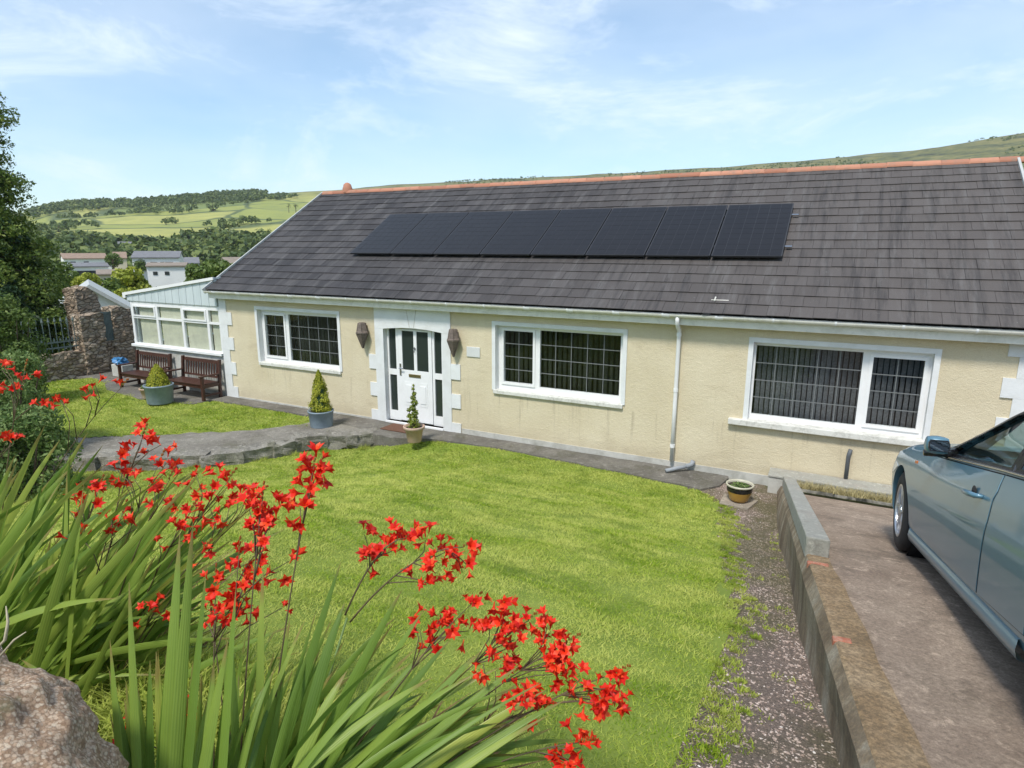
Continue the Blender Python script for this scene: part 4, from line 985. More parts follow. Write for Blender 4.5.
# ------------------------------------------------------------------ trees
def npdir(): 
    d = rng.normal(0, 1, 3); return d/np.linalg.norm(d)
def fastleaves(C, N, size, aspect=.5):
    """vectorised leaf quads at points C with outward normals N"""
    n = len(C); d = rng.normal(0, .7, (n, 3))+N; d /= np.linalg.norm(d, axis=1)[:, None]+1e-9
    r_ = rng.normal(0, 1, (n, 3)); t_ = np.cross(d, r_); t_ /= np.linalg.norm(t_, axis=1)[:, None]+1e-9; b = np.cross(d, t_)
    s = (size*rng.uniform(.6, 1.35, n))[:, None]
    return np.stack([C-t_*s, C+b*s*aspect, C+t_*s, C-b*s*aspect], 1).reshape(-1, 3)
def crown(centres, rads, per, size, aspect=.55, flat=.8):
    Cs, Ns = [], []
    for c, r in zip(centres, rads):
        n = max(6, int(per*(r**2)))
        d = rng.normal(0, 1, (n, 3)); d /= np.linalg.norm(d, axis=1)[:, None]; q = rng.uniform(.55, 1.08, n)**.6
        Cs.append(np.array(c)+d*np.array([1, 1, flat])*(r*q)[:, None]); Ns.append(d)
    return fastleaves(np.concatenate(Cs), np.concatenate(Ns), size, aspect)
def far_tree(name, px, pyt, pyb, wpx, r, m, label, group='trees among the valley houses', nl=1500, ncl=16):
    x, y = at_r(px, r); h = ray(px, pyt); k = r/math.hypot(h[0], h[1]); zt = CAM[2]+h[2]*k
    h2 = ray(px, pyb); zb = CAM[2]+h2[2]*r/math.hypot(h2[0], h2[1]); W = wpx/F_PX*r*1.05/2
    gz = HH(x, y); t_ = thing(name, label, 'tree', (x, y, gz), group); Hc = (zt-zb)/2; zc = (zt+zb)/2
    mb = MB(); mb.tube([(x, y, gz-.5), (x+.1, y, zc-Hc*.3), (x, y+.1, zc+Hc*.5)], [W*.13, W*.09, W*.03], 7)
    for k in range(4):
        a = k*1.6+px; mb.tube([(x, y, zc-Hc*.4), (x+math.cos(a)*W*.5, y+math.sin(a)*W*.5, zc+Hc*.2)], [W*.06, W*.02], 5)
    mb.build('trunk', M['wood_bark'], t_)
    cs = []; rd_ = []
    for i in range(ncl):
        d = npdir(); q = random.uniform(.35, .75); cs.append((x+d[0]*W*q, y+d[1]*W*q, zc+d[2]*Hc*q)); rd_.append(min(W, Hc)*random.uniform(.3, .5))
    per = nl/sum(q*q for q in rd_)
    np_mesh('crown', crown(cs, rd_, per, max(.05, W*.085), .7), 4, M[m], t_); return t_
# the big conifer at the left edge
def big_conifer():
    bx_, by_ = dep(-22, 330, 20.5)[:2]; zb = -.3
    t_ = thing('conifer_tree', 'tall dark green conifer at the left edge rising above the hills', 'tree', (bx_, by_, zb))
    mb = MB(); mb.tube([(bx_, by_, zb), (bx_+.1, by_, 3), (bx_, by_+.1, 7), (bx_+.05, by_, 10)], [.28, .22, .12, .02], 8)
    prof = [(-.2, 2.9), (1.0, 3.3), (1.7, 3.3), (2.3, 2.9), (3.3, 2.55), (3.9, 2.4), (4.4, 2.4), (5.0, 1.9), (5.3, 1.6), (5.8, 2.2), (6.4, 1.9), (7.0, 1.5), (7.6, 1.9), (8.4, 1.75), (8.9, 1.3), (9.6, 1.0), (10.4, .3)]
    cs, rd_ = [], []; zz = -.1
    while zz < 10.2:
        R_ = np.interp(zz, [p[0] for p in prof], [p[1] for p in prof])
        n = max(3, int(R_*7.5))
        for k in range(n):
            a = random.random()*6.283; q = R_*random.uniform(.74, .98); zt = zz+random.uniform(-.15, .25)
            cs.append((bx_+math.cos(a)*q, by_+math.sin(a)*q, zt-.12)); rd_.append(random.uniform(.22, .42)*(1 if zz < 7 else .8))
            cs.append((bx_+math.cos(a)*q*.68, by_+math.sin(a)*q*.68, zt)); rd_.append(random.uniform(.3, .5))
            if k % 2 == 0: mb.tube([(bx_, by_, zt-.2), (bx_+math.cos(a)*q*.5, by_+math.sin(a)*q*.5, zt-.05), (bx_+math.cos(a)*q*.95, by_+math.sin(a)*q*.95, zt-.1)], [.05, .03, .008], 5)
        zz += .30
    mb.build('trunk', M['wood_bark'], t_)
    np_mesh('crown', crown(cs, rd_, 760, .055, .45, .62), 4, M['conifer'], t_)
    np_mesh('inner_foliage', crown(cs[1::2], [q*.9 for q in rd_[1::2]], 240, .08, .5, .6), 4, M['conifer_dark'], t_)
big_conifer()
# narrow dark cypress in front of railing side
def hedge_shrub(name, label, cx, cy, zb, rx, ry, h, n, size, m, asp=.5, taper=.5, cat='shrub', ncl=70, cr=.28):
    t_ = thing(name, label, cat, (cx, cy, zb)); mb = MB()
    for k in range(7):
        a = k*.9; mb.tube([(cx, cy, zb), (cx+math.cos(a)*rx*.4, cy+math.sin(a)*ry*.4, zb+h*.5), (cx+math.cos(a)*rx*.6, cy+math.sin(a)*ry*.6, zb+h*.85)], [.03, .02, .006], 5)
    mb.build('stems', M['wood_bark'], t_)
    cs, rd_ = [], []
    for k in range(ncl):
        u = random.random(); a = random.random()*6.283; q = (1-u*taper)*random.uniform(.5, .95)
        cs.append((cx+math.cos(a)*rx*q, cy+math.sin(a)*ry*q, zb+h*u)); rd_.append(cr*random.uniform(.7, 1.3))
    np_mesh('foliage', crown(cs, rd_, n/sum(q*q for q in rd_), size, asp), 4, M[m], t_); return t_
hedge_shrub('bushy_shrub', 'dense green leafy shrub at the left edge below the conifer', -8.0, -5.3, -.2, 1.5, 1.0, 2.3, 26000, .032, 'bush_leaf')
hedge_shrub('low_shrub', 'low broad leaved shrub in the left corner behind the red flowers', -5.6, -6.2, -.2, 1.1, .9, 1.5, 14000, .035, 'bush_leaf', ncl=50)
hedge_shrub('dark_cypress', 'dark green cypress hedge behind the iron railing', -17.0, -1.3, -.3, .9, 1.4, 3.0, 16000, .06, 'conifer_dark', ncl=60, cr=.4)
sp_ = dep(8, 345, 15.5)
hedge_shrub('leafy_shrub', 'tall leafy shrub with reddish stems in front of the railing and conifer', sp_[0], sp_[1], -.1, 1.0, .8, 2.7, 16000, .04, 'broadleaf', ncl=60, cr=.3)
bt = [
 ('broadleaf_tree', 206, 254, 290, 42, 62, 'broadleaf', 'dark green rounded tree just above the conservatory roof'),
 ('broadleaf_tree', 124, 264, 306, 32, 75, 'yellow_leaf', 'large yellow green tree between the white valley houses'),
 ('broadleaf_tree', 82, 271, 300, 22, 55, 'yellow_leaf', 'small yellow green tree beside the tall conifer'),
 ('broadleaf_tree', 103, 276, 312, 26, 60, 'broadleaf', 'green tree behind the ruined stone stack'),
 ('broadleaf_tree', 157, 287, 316, 30, 58, 'broadleaf', 'green tree in front of the large white block'),
 ('broadleaf_tree', 172, 291, 316, 28, 52, 'broadleaf', 'low green tree left above the conservatory roof edge'),
 ('broadleaf_tree', 119, 283, 318, 26, 48, 'yellow_leaf', 'bright yellow green tree above the white gable'),
 ('broadleaf_tree', 110, 250, 268, 16, 170, 'broadleaf', 'olive tree between two pale houses in the valley'),
 ('broadleaf_tree', 137, 258, 274, 12, 160, 'broadleaf', 'dark tree just left of the large white block'),
 ('broadleaf_tree', 190, 268, 290, 18, 95, 'broadleaf', 'dark tree just right of the large white block'),
 ('broadleaf_tree', 233, 262, 285, 18, 75, 'broadleaf', 'green tree low behind the roof corner of the bungalow'),
 ('broadleaf_tree', 60, 262, 300, 22, 60, 'broadleaf', 'green tree half hidden behind the tall conifer'),
]
for a in bt: far_tree(*a, nl=3800 if a[5] < 100 else 1400, ncl=22)
# hillside trees that stand alone
for i, (px, pyt, pyb, w, r, lab) in enumerate([(61, 222, 236, 13, 640, 'round dark tree alone at the left of the yellow fields'), (168, 216, 224, 7, 760, 'lone small tree on the middle field'), (178, 217, 224, 8, 770, 'small tree in a pair on the middle field'),
      (216, 203, 214, 16, 900, 'dark round tree at the edge of the upper wood'), (298, 202, 209, 5, 800, 'small tree by the roof slope on the upper field'), (291, 203, 209, 4, 800, 'tiny tree on the upper field near the roof'), (270, 228, 238, 8, 560, 'tree low on the hillside close to the roof slope')]):
    far_tree('hillside_tree', px, pyt, pyb, w, r, 'wood_far', lab, 'single trees on the far hillside', nl=260, ncl=8)
# woods too many to count
def woods(name, rule, nmax, r0, r1, px0, px1, label, hmul=1.0, ql=44):
    Cs, Ns, Sz = [], [], []
    a0, a1 = yaw_of(px1), yaw_of(px0)
    for _ in range(nmax):
        r = math.sqrt(random.uniform(r0*r0, r1*r1)); a = random.uniform(a0, a1); x, y = CAM[0]+r*math.cos(a), CAM[1]+r*math.sin(a)
        if not rule(x, y, r, a): continue
        z = HH(x, y); h = random.uniform(6, 12)*hmul; w = h*random.uniform(.36, .5)
        d = rng.normal(0, 1, (ql, 3)); d /= np.linalg.norm(d, axis=1)[:, None]; d[:, 2] = np.abs(d[:, 2])*1.0-.15
        q = rng.uniform(.75, 1.1, ql)[:, None]
        Cs.append(np.array([x, y, z+h*.42])+d*q*np.array([w, w, h*.55])); Ns.append(d*1.6); Sz.append(np.full(ql, w*.36))
    C_ = np.concatenate(Cs); N_ = np.concatenate(Ns); S_ = np.concatenate(Sz)
    n = len(C_); d = rng.normal(0, .7, (n, 3))+N_; d /= np.linalg.norm(d, axis=1)[:, None]; r_ = rng.normal(0, 1, (n, 3)); t_ = np.cross(d, r_); t_ /= np.linalg.norm(t_, axis=1)[:, None]; b = np.cross(d, t_)
    s = S_[:, None]*rng.uniform(.6, 1.3, n)[:, None]
    V = np.stack([C_-t_*s, C_+b*s*.8, C_+t_*s, C_-b*s*.8], 1).reshape(-1, 3)
    return tag(np_mesh(name, V, 4, M['wood_far']), label, 'woodland', kind='stuff')
WN = lambda x, y, s, o: noise.fractal(Vector((x*s, y*s, o)), 1, 2, 3)
woods('valley_woodland', lambda x, y, r, a: WN(x, y, .009, 2) > -.40, 2200, 285, 500, -40, 420, 'dark green belt of woodland across the valley below the yellow fields')
woods('town_woodland', lambda x, y, r, a: WN(x, y, .02, 4) > -.15, 900, 100, 285, -40, 420, 'green trees and hedges massed between the far houses', .62)
woods('field_hedges', lambda x, y, r, a: WN(x, y, .007, 8) > .36, 2000, 500, 980, -40, 420, 'clumps and hedge lines of dark trees on the sunny hillside fields', .8)
woods('hilltop_woodland', lambda x, y, r, a: WN(x, y, .005, 3)+.22 > (0 if a > yaw_of(270) else .5), 2000, 1020, 1230, -40, 420, 'dark woodland along the top of the far hill', .85)
woods('ridge_scrub', lambda x, y, r, a: WN(x, y, .006, 6) > .05, 3500, 800, 1240, 420, 1150, 'dark scrub and rocky ground on the moorland ridge above the roof', .38, 30)

# ------------------------------------------------------------------ houses across the valley
def fz(px, py, r):
    d = ray(px, py); return CAM[2]+d[2]*r/math.hypot(d[0], d[1])
def far_house(px0, px1, pr, pe, pb, r, wall, roofm, label, wins=(), rot=0., dep_m=8, gable=False, extra=0, name='valley_house'):
    pc = (px0+px1)/2; x, y = at_r(pc, r); a = math.atan2(y-CAM[1], x-CAM[0])
    W = (px1-px0)/F_PX*r*.74/2/max(.6, math.cos(rot)); zr, ze, zb = fz(pc, pr, r), fz(pc, pe, r), fz(pc, pb, r)-.5-extra
    zb = min(zb, HH(x, y)-.3)
    t_ = thing(name, label, 'house', (0, 0, 0), 'houses across the valley')
    Dp = dep_m/2
    mb = MB(); mb.box(-W, W, -Dp, Dp, zb, ze)
    if gable: mb.prism_y([(-W, ze), (W, ze), (0, zr)], -Dp, Dp)
    else: mb.prism_x([(-Dp, ze), (Dp, ze), (0, zr)], -W, W)
    mb.build('wall', M[wall], t_)
    mb = MB(); o = .35; tck = .18
    if gable:
        for s in (-1, 1):
            k = (zr-ze)/W; mb.prism_y([(s*(W+o), ze-o*k+.02), (0, zr+.02), (0, zr+tck+.05), (s*(W+o), ze-o*k+tck+.05)], -Dp-o, Dp+o)
    else:
        k = (zr-ze)/Dp
        for s in (-1, 1): mb.prism_x([(s*(Dp+o), ze-o*k+.02), (0, zr+.02), (0, zr+tck+.05), (s*(Dp+o), ze-o*k+tck+.05)], -W-o*.6, W+o*.6)
    mb.build('roof', M[roofm], t_)
    for (u, v, w, h) in wins:
        mb = MB(); xx = -W+2*W*u; zz = ze-v; mb.box(xx-w/2, xx+w/2, -Dp-.08, -Dp-.01, zz-h, zz); mb.build('window', M['far_glass'], t_)
    t_.location = (x, y, 0); t_.rotation_euler.z = a-math.pi/2+rot
    return t_
W3 = [(.2, .7, 1.1, 1.1), (.5, .7, 1.1, 1.1), (.8, .7, 1.1, 1.1)]
far_house(134, 180, 252, 257.5, 290, 165, 'far_white', 'far_slate', 'long white three storey block with grey roof in the valley', [(.2, .9, 1.3, 1.2), (.45, .9, 1.3, 1.2), (.63, .9, .8, 1.2), (.78, .9, 1.5, 1.2)], rot=-.12, dep_m=10)
far_house(146, 185, 263.5, 266, 305, 150, 'far_white', 'far_brown', 'tall white house with a shallow brown roof before the long white block', [(.2, 1.0, .8, .7), (.5, 1.0, .8, .7), (.75, 4.6, 1.6, 1.6)], rot=-.10, dep_m=7)
far_house(62, 101, 254, 258.5, 275, 200, 'far_white', 'far_orange', 'white house with an orange brown roof furthest left in the valley', W3[:2], rot=.1)
far_house(68, 102, 263.5, 266.5, 282, 170, 'far_white', 'far_slate', 'long low white house with grey roof below the orange roofed one', [(.12, .8, 1.2, 1.0), (.35, .8, 2.4, 1.1), (.65, .8, 2.4, 1.1), (.88, .8, 1.2, 1.0)], rot=.05)
far_house(94, 112, 270.5, 274, 281, 140, 'far_cream', 'far_brown', 'small cream bungalow with brown roof in the valley trees', [(.5, .6, 1.2, .8)])
far_house(97, 108, 254.5, 259, 270, 210, 'far_white', 'far_brown', 'narrow white gabled house right of the orange roofed one', [(.5, .8, 1., 1.)], gable=True)
far_house(112, 124, 252.5, 258, 267, 240, 'far_cream', 'far_orange', 'small cream house with orange roof half hidden by trees', [(.5, .8, 1., 1.)])
far_house(181, 197, 258, 263, 275, 190, 'far_white', 'far_slate', 'white house to the right of the tall white one', [(.3, .8, 1., 1.), (.7, .8, 1., 1.)])
far_house(221, 246, 258.5, 265, 285, 110, 'far_white', 'far_brown', 'white house with grey brown roof beside the bungalow roof corner', [(.35, .6, 1., 1.)], rot=.15)
far_house(118, 131, 242, 246, 250, 420, 'far_cream', 'far_slate', 'tiny pale house high in the far woods', [], dep_m=9)
far_house(44, 122, 286, 312, 328, 42, 'far_white', 'verge', 'nearest white gabled house just behind the ruined stone stack', [(.68, .35, .5, .35), (.76, .55, .4, .3)], gable=True, dep_m=6, name='white_gable_house')

# ------------------------------------------------------------------ crocosmia
def blade_mesh(name, items, m, parent):
    """items: (root, tip, lift, width, roll)"""
    vs, fs, uvs = [], [], []; n = 11
    for root, tip, lift, w, roll in items:
        root, tip = np.array(root), np.array(tip); mid = (root+tip)/2+np.array(lift)
        b0 = len(vs)
        for i in range(n):
            u = i/(n-1); p = root*(1-u)**2+mid*2*u*(1-u)+tip*u*u; tg = (mid-root)*(1-u)*2+(tip-mid)*2*u; tg /= np.linalg.norm(tg)
            v = CAM-p; v /= np.linalg.norm(v); s = np.cross(tg, v); s /= np.linalg.norm(s); nn = np.cross(s, tg)
            rl = roll*(1+.3*u); s2 = s*math.cos(rl)+nn*math.sin(rl); n2 = np.cross(s2, tg)
            ww = w/2*min(1, (.45+1.6*u))*(1-u**3.2)**.9+.0005
            vs += [p-s2*ww, p+n2*ww*.28, p+s2*ww]
        for i in range(n-1):
            a = b0+i*3; fs += [(a, a+1, a+4, a+3), (a+1, a+2, a+5, a+4)]; q0, q1 = i/(n-1), (i+1)/(n-1); uvs += [(0, q0), (.5, q0), (.5, q1), (0, q1), (.5, q0), (1, q0), (1, q1), (.5, q1)]
    me = D.meshes.new(name); o3 = wl(parent); me.from_pydata([tuple(p-o3) for p in vs], [], fs)
    uvl = me.uv_layers.new(name='UV'); uvl.data.foreach_set('uv', [c for q in uvs for c in q])
    me.polygons.foreach_set('use_smooth', [True]*len(me.polygons)); me.update()
    return link(name, me, m, parent)
def floret(vs, fs, p, d, s):
    p = np.array(p); d = np.array(d)/np.linalg.norm(d); a = np.cross(d, [.3, .2, .9]); a /= np.linalg.norm(a); b = np.cross(d, a)
    # tube
    n0 = len(vs)
    for r, h in ((.10, 0), (.16, .45), (.34, .95)):
        for k in range(6):
            an = math.pi*2*k/6; vs.append(p+d*h*s+(a*math.cos(an)+b*math.sin(an))*r*s*.6)
    for j in range(2):
        for k in range(6): fs.append((n0+j*6+k, n0+j*6+(k+1) % 6, n0+(j+1)*6+(k+1) % 6, n0+(j+1)*6+k))
    op = random.uniform(.55, 1.1)
    for k in range(6):
        an = math.pi*2*k/6+random.uniform(-.15, .15); e = a*math.cos(an)+b*math.sin(an); f = np.cross(d, e); n1 = len(vs)
        L_ = s*random.uniform(.85, 1.2); q0 = p+d*.9*s+e*.15*s
        q1 = q0+(e*math.sin(op*.8)+d*math.cos(op*.8))*L_*.55; q2 = q1+(e*math.sin(op*1.5)+d*math.cos(op*1.5))*L_*.55
        w = .30*s
        vs += [q0-f*w*.5, q0+f*w*.5, q1-f*w, q1+f*w, q2]; fs += [(n1, n1+1, n1+3, n1+2), (n1+2, n1+3, n1+4)]
    # stamens
    for k in range(2):
        n1 = len(vs); e = a*random.uniform(-.2, .2)+b*random.uniform(-.2, .2); q = p+d*.9*s; vs += [q-a*.02*s, q+a*.02*s, q+(d+e)*1.1*s]; fs.append((n1, n1+1, n1+2))
def spray(parent, root, pts, t, m_stem='stem', size=.0225, dens=5.0, lift=.12):
    """pts: pixels of the flower heads along one stem; t depth"""
    tt = t if callable(t) else (lambda i: t)
    P_ = [dep(px, py, tt(i)+random.uniform(-.05, .05)) for i, (px, py) in enumerate(pts)]
    root = np.array(root); c = np.mean(P_, 0)
    # order from the root outwards, main rachis passes through a smoothed line
    dirv = c-root; order = sorted(P_, key=lambda p: np.dot(p-root, dirv)); end = order[-1]
    n = 14; pl = []
    mid = root+(end-root)*.55+np.array([0, 0, lift])
    for i in range(n):
        u = i/(n-1); pl.append(root*(1-u)**2+mid*2*u*(1-u)+end*u*u)
    mb = MB(); mb.tube([tuple(p) for p in pl], [.0032-.0019*i/(n-1) for i in range(n)], 6)
    pla = np.array(pl)
    for p in order[:-1]:
        k = int(np.argmin(np.linalg.norm(pla-p, axis=1))); k = max(0, k-2); q = pla[k]; m_ = (q+p)/2+np.array([0, 0, -.01])+(pla[min(k+1, n-1)]-q)*.5
        mb.tube([tuple(q), tuple(m_), tuple(p)], [.0022, .0018, .0012], 5)
    st = mb.build('flower_stem', M[m_stem], parent, smooth=True)
    vs, fs = [], []
    for p in P_:
        for _ in range(max(2, int(random.gauss(dens, .8)))):
            off = rng.normal(0, .0115, 3); d = off/np.linalg.norm(off)*.7+np.array([0, 0, .5])+rng.normal(0, .35, 3)
            floret(vs, fs, p+off, d, size*random.uniform(.75, 1.15))
    o3 = wl(st); me = D.meshes.new('blossom'); me.from_pydata([tuple(v-o3) for v in vs], [], fs); me.update(); link('blossom', me, M['petal'], st)
    # buds and seed beads at the tip
    mb = MB(); tg = pla[-1]-pla[-3]; tg /= np.linalg.norm(tg)
    for k in range(7):
        p = pla[-1]+tg*.008*k+np.array([0, 0, .004*(k % 2)]); mb.lathe([(0, 0), (.0035, .003), (.0028, .009), (0, .012)], tuple(p), 6)
    mb.build('bud', M['bud'], st)
    return st
z1 = lambda L: [(340+x/2.865, 500+y/2.865) for x, y in L]
z2 = lambda L: [(x/3.01, 400+y/3.01) for x, y in L]
rp_ = lambda px, py, t: dep(px, py, t)
# clump in the centre foreground, leaning right
pc = thing('crocosmia_plant', 'crocosmia clump at the bottom centre leaning right with many red flower sprays', 'flowering plant', tuple(rp_(320, 850, 1.9)), 'crocosmia clumps in flower')
L_ = []
for k in range(105):
    x = random.uniform(225, 570); yy = (655-(x-225)*.35 if x < 330 else 618+(x-330)*.42)+random.uniform(-30, 85); t_ = random.uniform(1.75, 2.15)
    rx = 225+(x-225)*.28+random.uniform(-30, 30)
    tip = rp_(x, min(yy, 775), t_); root = rp_(rx, random.uniform(800, 900), t_-random.uniform(.05, .2))
    L_.append((root, tip, np.array([0, 0, random.uniform(.03, .14)]), random.uniform(.016, .036), random.uniform(-1.0, 1.0)))
for (tx, ty, rx, w) in [(232, 642, 240, .022), (263, 568, 258, .024), (290, 618, 262, .026), (341, 562, 262, .028), (330, 595, 262, .022), (402, 590, 285, .036), (425, 608, 295, .028), (450, 640, 310, .03), (480, 652, 325, .034), (520, 665, 335, .03), (546, 690, 350, .034), (380, 640, 285, .03), (320, 650, 255, .026), (565, 700, 370, .028), (500, 720, 350, .038)]:
    L_.append((rp_(rx, 830, 1.72), rp_(tx, ty, 1.82), np.array([0, 0, .05]), w, random.uniform(-.3, .3)))
for k in range(26):
    x = random.uniform(330, 590); L_.append((rp_(random.uniform(250, 340), 840, 1.85), rp_(x, 640+(x-330)*.40+random.uniform(0, 60), 1.95), np.array([-.02, 0, random.uniform(.10, .2)]), random.uniform(.020, .034), random.uniform(-.5, .5)))
blade_mesh('leaves', L_, M['sword'], pc)
L_ = [(rp_(random.uniform(260, 420), 830, 1.9), rp_(random.uniform(380, 560), random.uniform(690, 760), 2.0), np.array([0, 0, .03]), random.uniform(.008, .018), random.uniform(-1, 1)) for _ in range(26)]
simple('dry_leaf', (.30, .19, .10), .8, .35, 30); blade_mesh('dry_leaves', L_, M['dry_leaf'], pc)
rootC = lambda x: rp_(x, 840, 1.85)
spray(pc, rp_(345, 615, 2.0), z1([(70, 100), (90, 165), (130, 140), (165, 95), (150, 145), (80, 180), (190, 110)]), 2.05)
spray(pc, rp_(350, 622, 2.0), z1([(245, 115), (290, 130), (355, 135), (225, 235), (275, 210), (285, 180), (350, 205), (255, 240), (300, 150), (362, 185)]), 2.0)
mb = MB(); mb.tube([tuple(rootC(290)), tuple(rp_(325, 690, 1.98)), tuple(rp_(347, 618, 2.0))], [.005, .0045, .004], 6); mb.build('flower_stem', M['stem_green'], pc, smooth=True)
spray(pc, rootC(300), z1([(210, 340), (230, 375), (290, 330), (320, 345), (285, 410), (330, 365), (370, 375), (375, 300)]), 2.0)
spray(pc, rootC(320), z1([(455, 285), (455, 365), (500, 400), (520, 335), (430, 345), (505, 450), (470, 350), (490, 420), (470, 380), (540, 345)]), 2.05)
spray(pc, rootC(335), z1([(595, 360), (585, 415), (650, 410), (625, 480), (590, 470), (610, 500), (640, 440), (600, 380), (640, 500), (620, 455)]), 1.98)
spray(pc, rootC(350), z1([(690, 510), (790, 495), (740, 560), (790, 580), (720, 580), (760, 540), (800, 560), (700, 575), (775, 600), (740, 590)]), 1.9)
spray(pc, rootC(340), z1([(485, 605), (525, 555), (570, 600), (500, 590), (540, 580), (410, 470), (445, 490)]), 1.85)
spray(pc, rootC(365), z1([(685, 695), (660, 745), (690, 710), (655, 752)]), 1.85)
# second clump, front left of centre, upright leaves
pb_ = thing('crocosmia_plant', 'crocosmia clump at the bottom left with tall upright leaves beside the stone mound', 'flowering plant', tuple(rp_(165, 860, 1.6)), 'crocosmia clumps in flower')
L_ = []
for (tx, ty, rx, w, rl) in [(129, 582, 142, .022, .2), (180, 533, 160, .034, .25), (193, 522, 168, .034, -.3), (206, 572, 178, .026, .5), (190, 620, 168, .02, .6), (228, 640, 185, .03, .3), (150, 660, 150, .03, .6), (110, 640, 130, .02, .4), (210, 690, 180, .03, -.2), (236, 588, 215, .025, .5), (214, 660, 200, .03, .1), (170, 640, 155, .03, -.5), (115, 700, 128, .022, .2)]:
    L_.append((rp_(rx, 880, 1.5), rp_(tx, ty, 1.62), np.array([0, 0, .02]), w, rl))
L_.append((rp_(128, 800, 1.45), rp_(22, 660, 1.5), np.array([.03, 0, .10]), .026, .2))
for k in range(20):
    x = random.uniform(105, 260); L_.append((rp_(150+(x-105)*.45, 900, 1.6), rp_(x, random.uniform(640, 740), 1.7), np.array([0, 0, .03]), random.uniform(.02, .034), random.uniform(-1, 1)))
blade_mesh('leaves', L_, M['sword'], pb_)
spray(pb_, rp_(255, 860, 1.75), z2([(945, 200), (925, 260), (905, 325), (955, 210), (935, 265), (915, 335)]), lambda i: 1.85, size=.024)
spray(pb_, rp_(235, 860, 1.8), z2([(790, 370), (760, 380), (820, 370), (840, 325), (800, 430), (780, 350), (800, 390), (775, 400), (750, 330), (790, 300)]), 1.95, size=.022)
spray(pb_, rp_(225, 860, 1.8), z2([(720, 465), (770, 465), (840, 515), (870, 485), (775, 520), (735, 560), (770, 550)]), 2.0)
spray(pb_, rp_(215, 860, 1.85), z2([(655, 630), (700, 620), (740, 630), (690, 670), (650, 545), (715, 600), (725, 640)]), 2.0)
spray(pb_, rp_(180, 860, 1.7), [(184, 716), (187, 722), (127, 734)], 1.75)
spray(pb_, rp_(240, 860, 1.9), [(282, 608), (212, 615), (205, 622)], 2.05, dens=1.6, size=.015)
# third clump, left, spreading
pa = thing('crocosmia_plant', 'broad crocosmia clump at the left edge spreading towards the lawn', 'flowering plant', tuple(rp_(40, 760, 2.8)), 'crocosmia clumps in flower')
L_ = []
for k in range(330):
    u = random.random(); rx = random.uniform(-70, 95); ry = random.uniform(640, 770); t_ = random.uniform(2.25, 3.1)
    ln = random.uniform(120, 245)*2.7/t_; an = random.gauss(.72, .38)
    tx, ty = rx+ln*math.sin(an), ry-ln*math.cos(an)
    if ty < 455: ty = 455+random.uniform(0, 50)
    L_.append((rp_(rx, ry, t_), rp_(tx, ty, t_+random.uniform(-.1, .15)), np.array([0, 0, random.uniform(.02, .12)]), random.uniform(.022, .040), random.uniform(-1.1, 1.1)))
for (tx, ty, rx, ry, w) in [(88, 432, 10, 560, .03), (60, 440, -10, 540, .03), (45, 425, -20, 560, .03), (103, 445, 0, 580, .028), (20, 470, -40, 560, .03), (75, 455, -20, 560, .03), (110, 470, 20, 600, .03), (30, 500, -50, 540, .03), (0, 440, -40, 560, .03), (15, 455, -35, 580, .03), (50, 480, -40, 600, .03)]:
    L_.append((rp_(rx, ry+20, 2.9), rp_(tx, ty, 2.8), np.array([0, 0, .05]), w, random.uniform(-.6, .6)))
for (tx, ty, rx) in [(150, 500, 60), (176, 510, 75), (200, 532, 90), (215, 560, 95), (232, 540, 80), (238, 565, 100), (130, 488, 45)]:
    L_.append((rp_(rx, 690, 2.4), rp_(tx, ty, 2.5), np.array([0, 0, .10]), .034, random.uniform(-.5, .5)))
blade_mesh('leaves', L_, M['sword'], pa)
L_ = [(rp_(random.uniform(0, 150), 720, 2.7), rp_(random.uniform(60, 260), random.uniform(540, 680), 2.8), np.array([0, 0, .03]), random.uniform(.006, .014), random.uniform(-1, 1)) for _ in range(50)]
blade_mesh('dry_leaves', L_, M['dry_leaf'], pa)
ra = lambda x: rp_(x, 720, 2.45)
spray(pa, ra(60), z2([(430, 108), (390, 160), (485, 135), (360, 165), (410, 155), (430, 112)]), 2.45, dens=3)
spray(pa, ra(70), z2([(385, 235), (355, 215), (405, 240), (500, 190), (480, 190), (510, 210), (370, 240)]), 2.4, dens=3)
spray(pa, ra(80), z2([(480, 275), (475, 310), (510, 240), (540, 310), (510, 260), (490, 320), (465, 270)]), 2.35, dens=3)
spray(pa, ra(90), z2([(590, 225), (585, 270), (690, 240), (680, 270), (660, 225), (640, 265), (610, 285)]), 2.4, dens=3)
spray(pa, ra(95), z2([(630, 320), (660, 350), (690, 325), (740, 300), (780, 290), (720, 290), (670, 355), (750, 320)]), 2.3, dens=3)
spray(pa, ra(40), z2([(215, 275), (290, 270), (200, 325), (265, 318), (230, 325), (290, 290), (300, 265)]), 2.5, dens=3)
spray(pa, ra(70), z2([(335, 365), (370, 340), (235, 405), (340, 370), (415, 385)]), 2.4, dens=2)
spray(pa, ra(100), z2([(535, 385), (575, 335), (560, 375), (595, 410), (480, 430), (545, 400)]), 2.3, dens=3)
spray(pa, ra(100), z2([(440, 630), (430, 640), (460, 620), (585, 465), (615, 450), (500, 630)]), 2.2, dens=2)
spray(pa, rp_(5, 560, 2.9), [(92, 391), (88, 395), (95, 385), (121, 388), (62, 402), (60, 400)], 2.8, dens=1.7)
spray(pa, rp_(0, 540, 2.9), [(25, 371), (30, 373), (2, 370), (14, 389), (10, 390), (42, 403), (5, 368)], 2.8, dens=1.7)
spray(pa, rp_(-20, 560, 2.9), [(12, 442), (8, 440), (14, 444)], 2.7, dens=1.7)

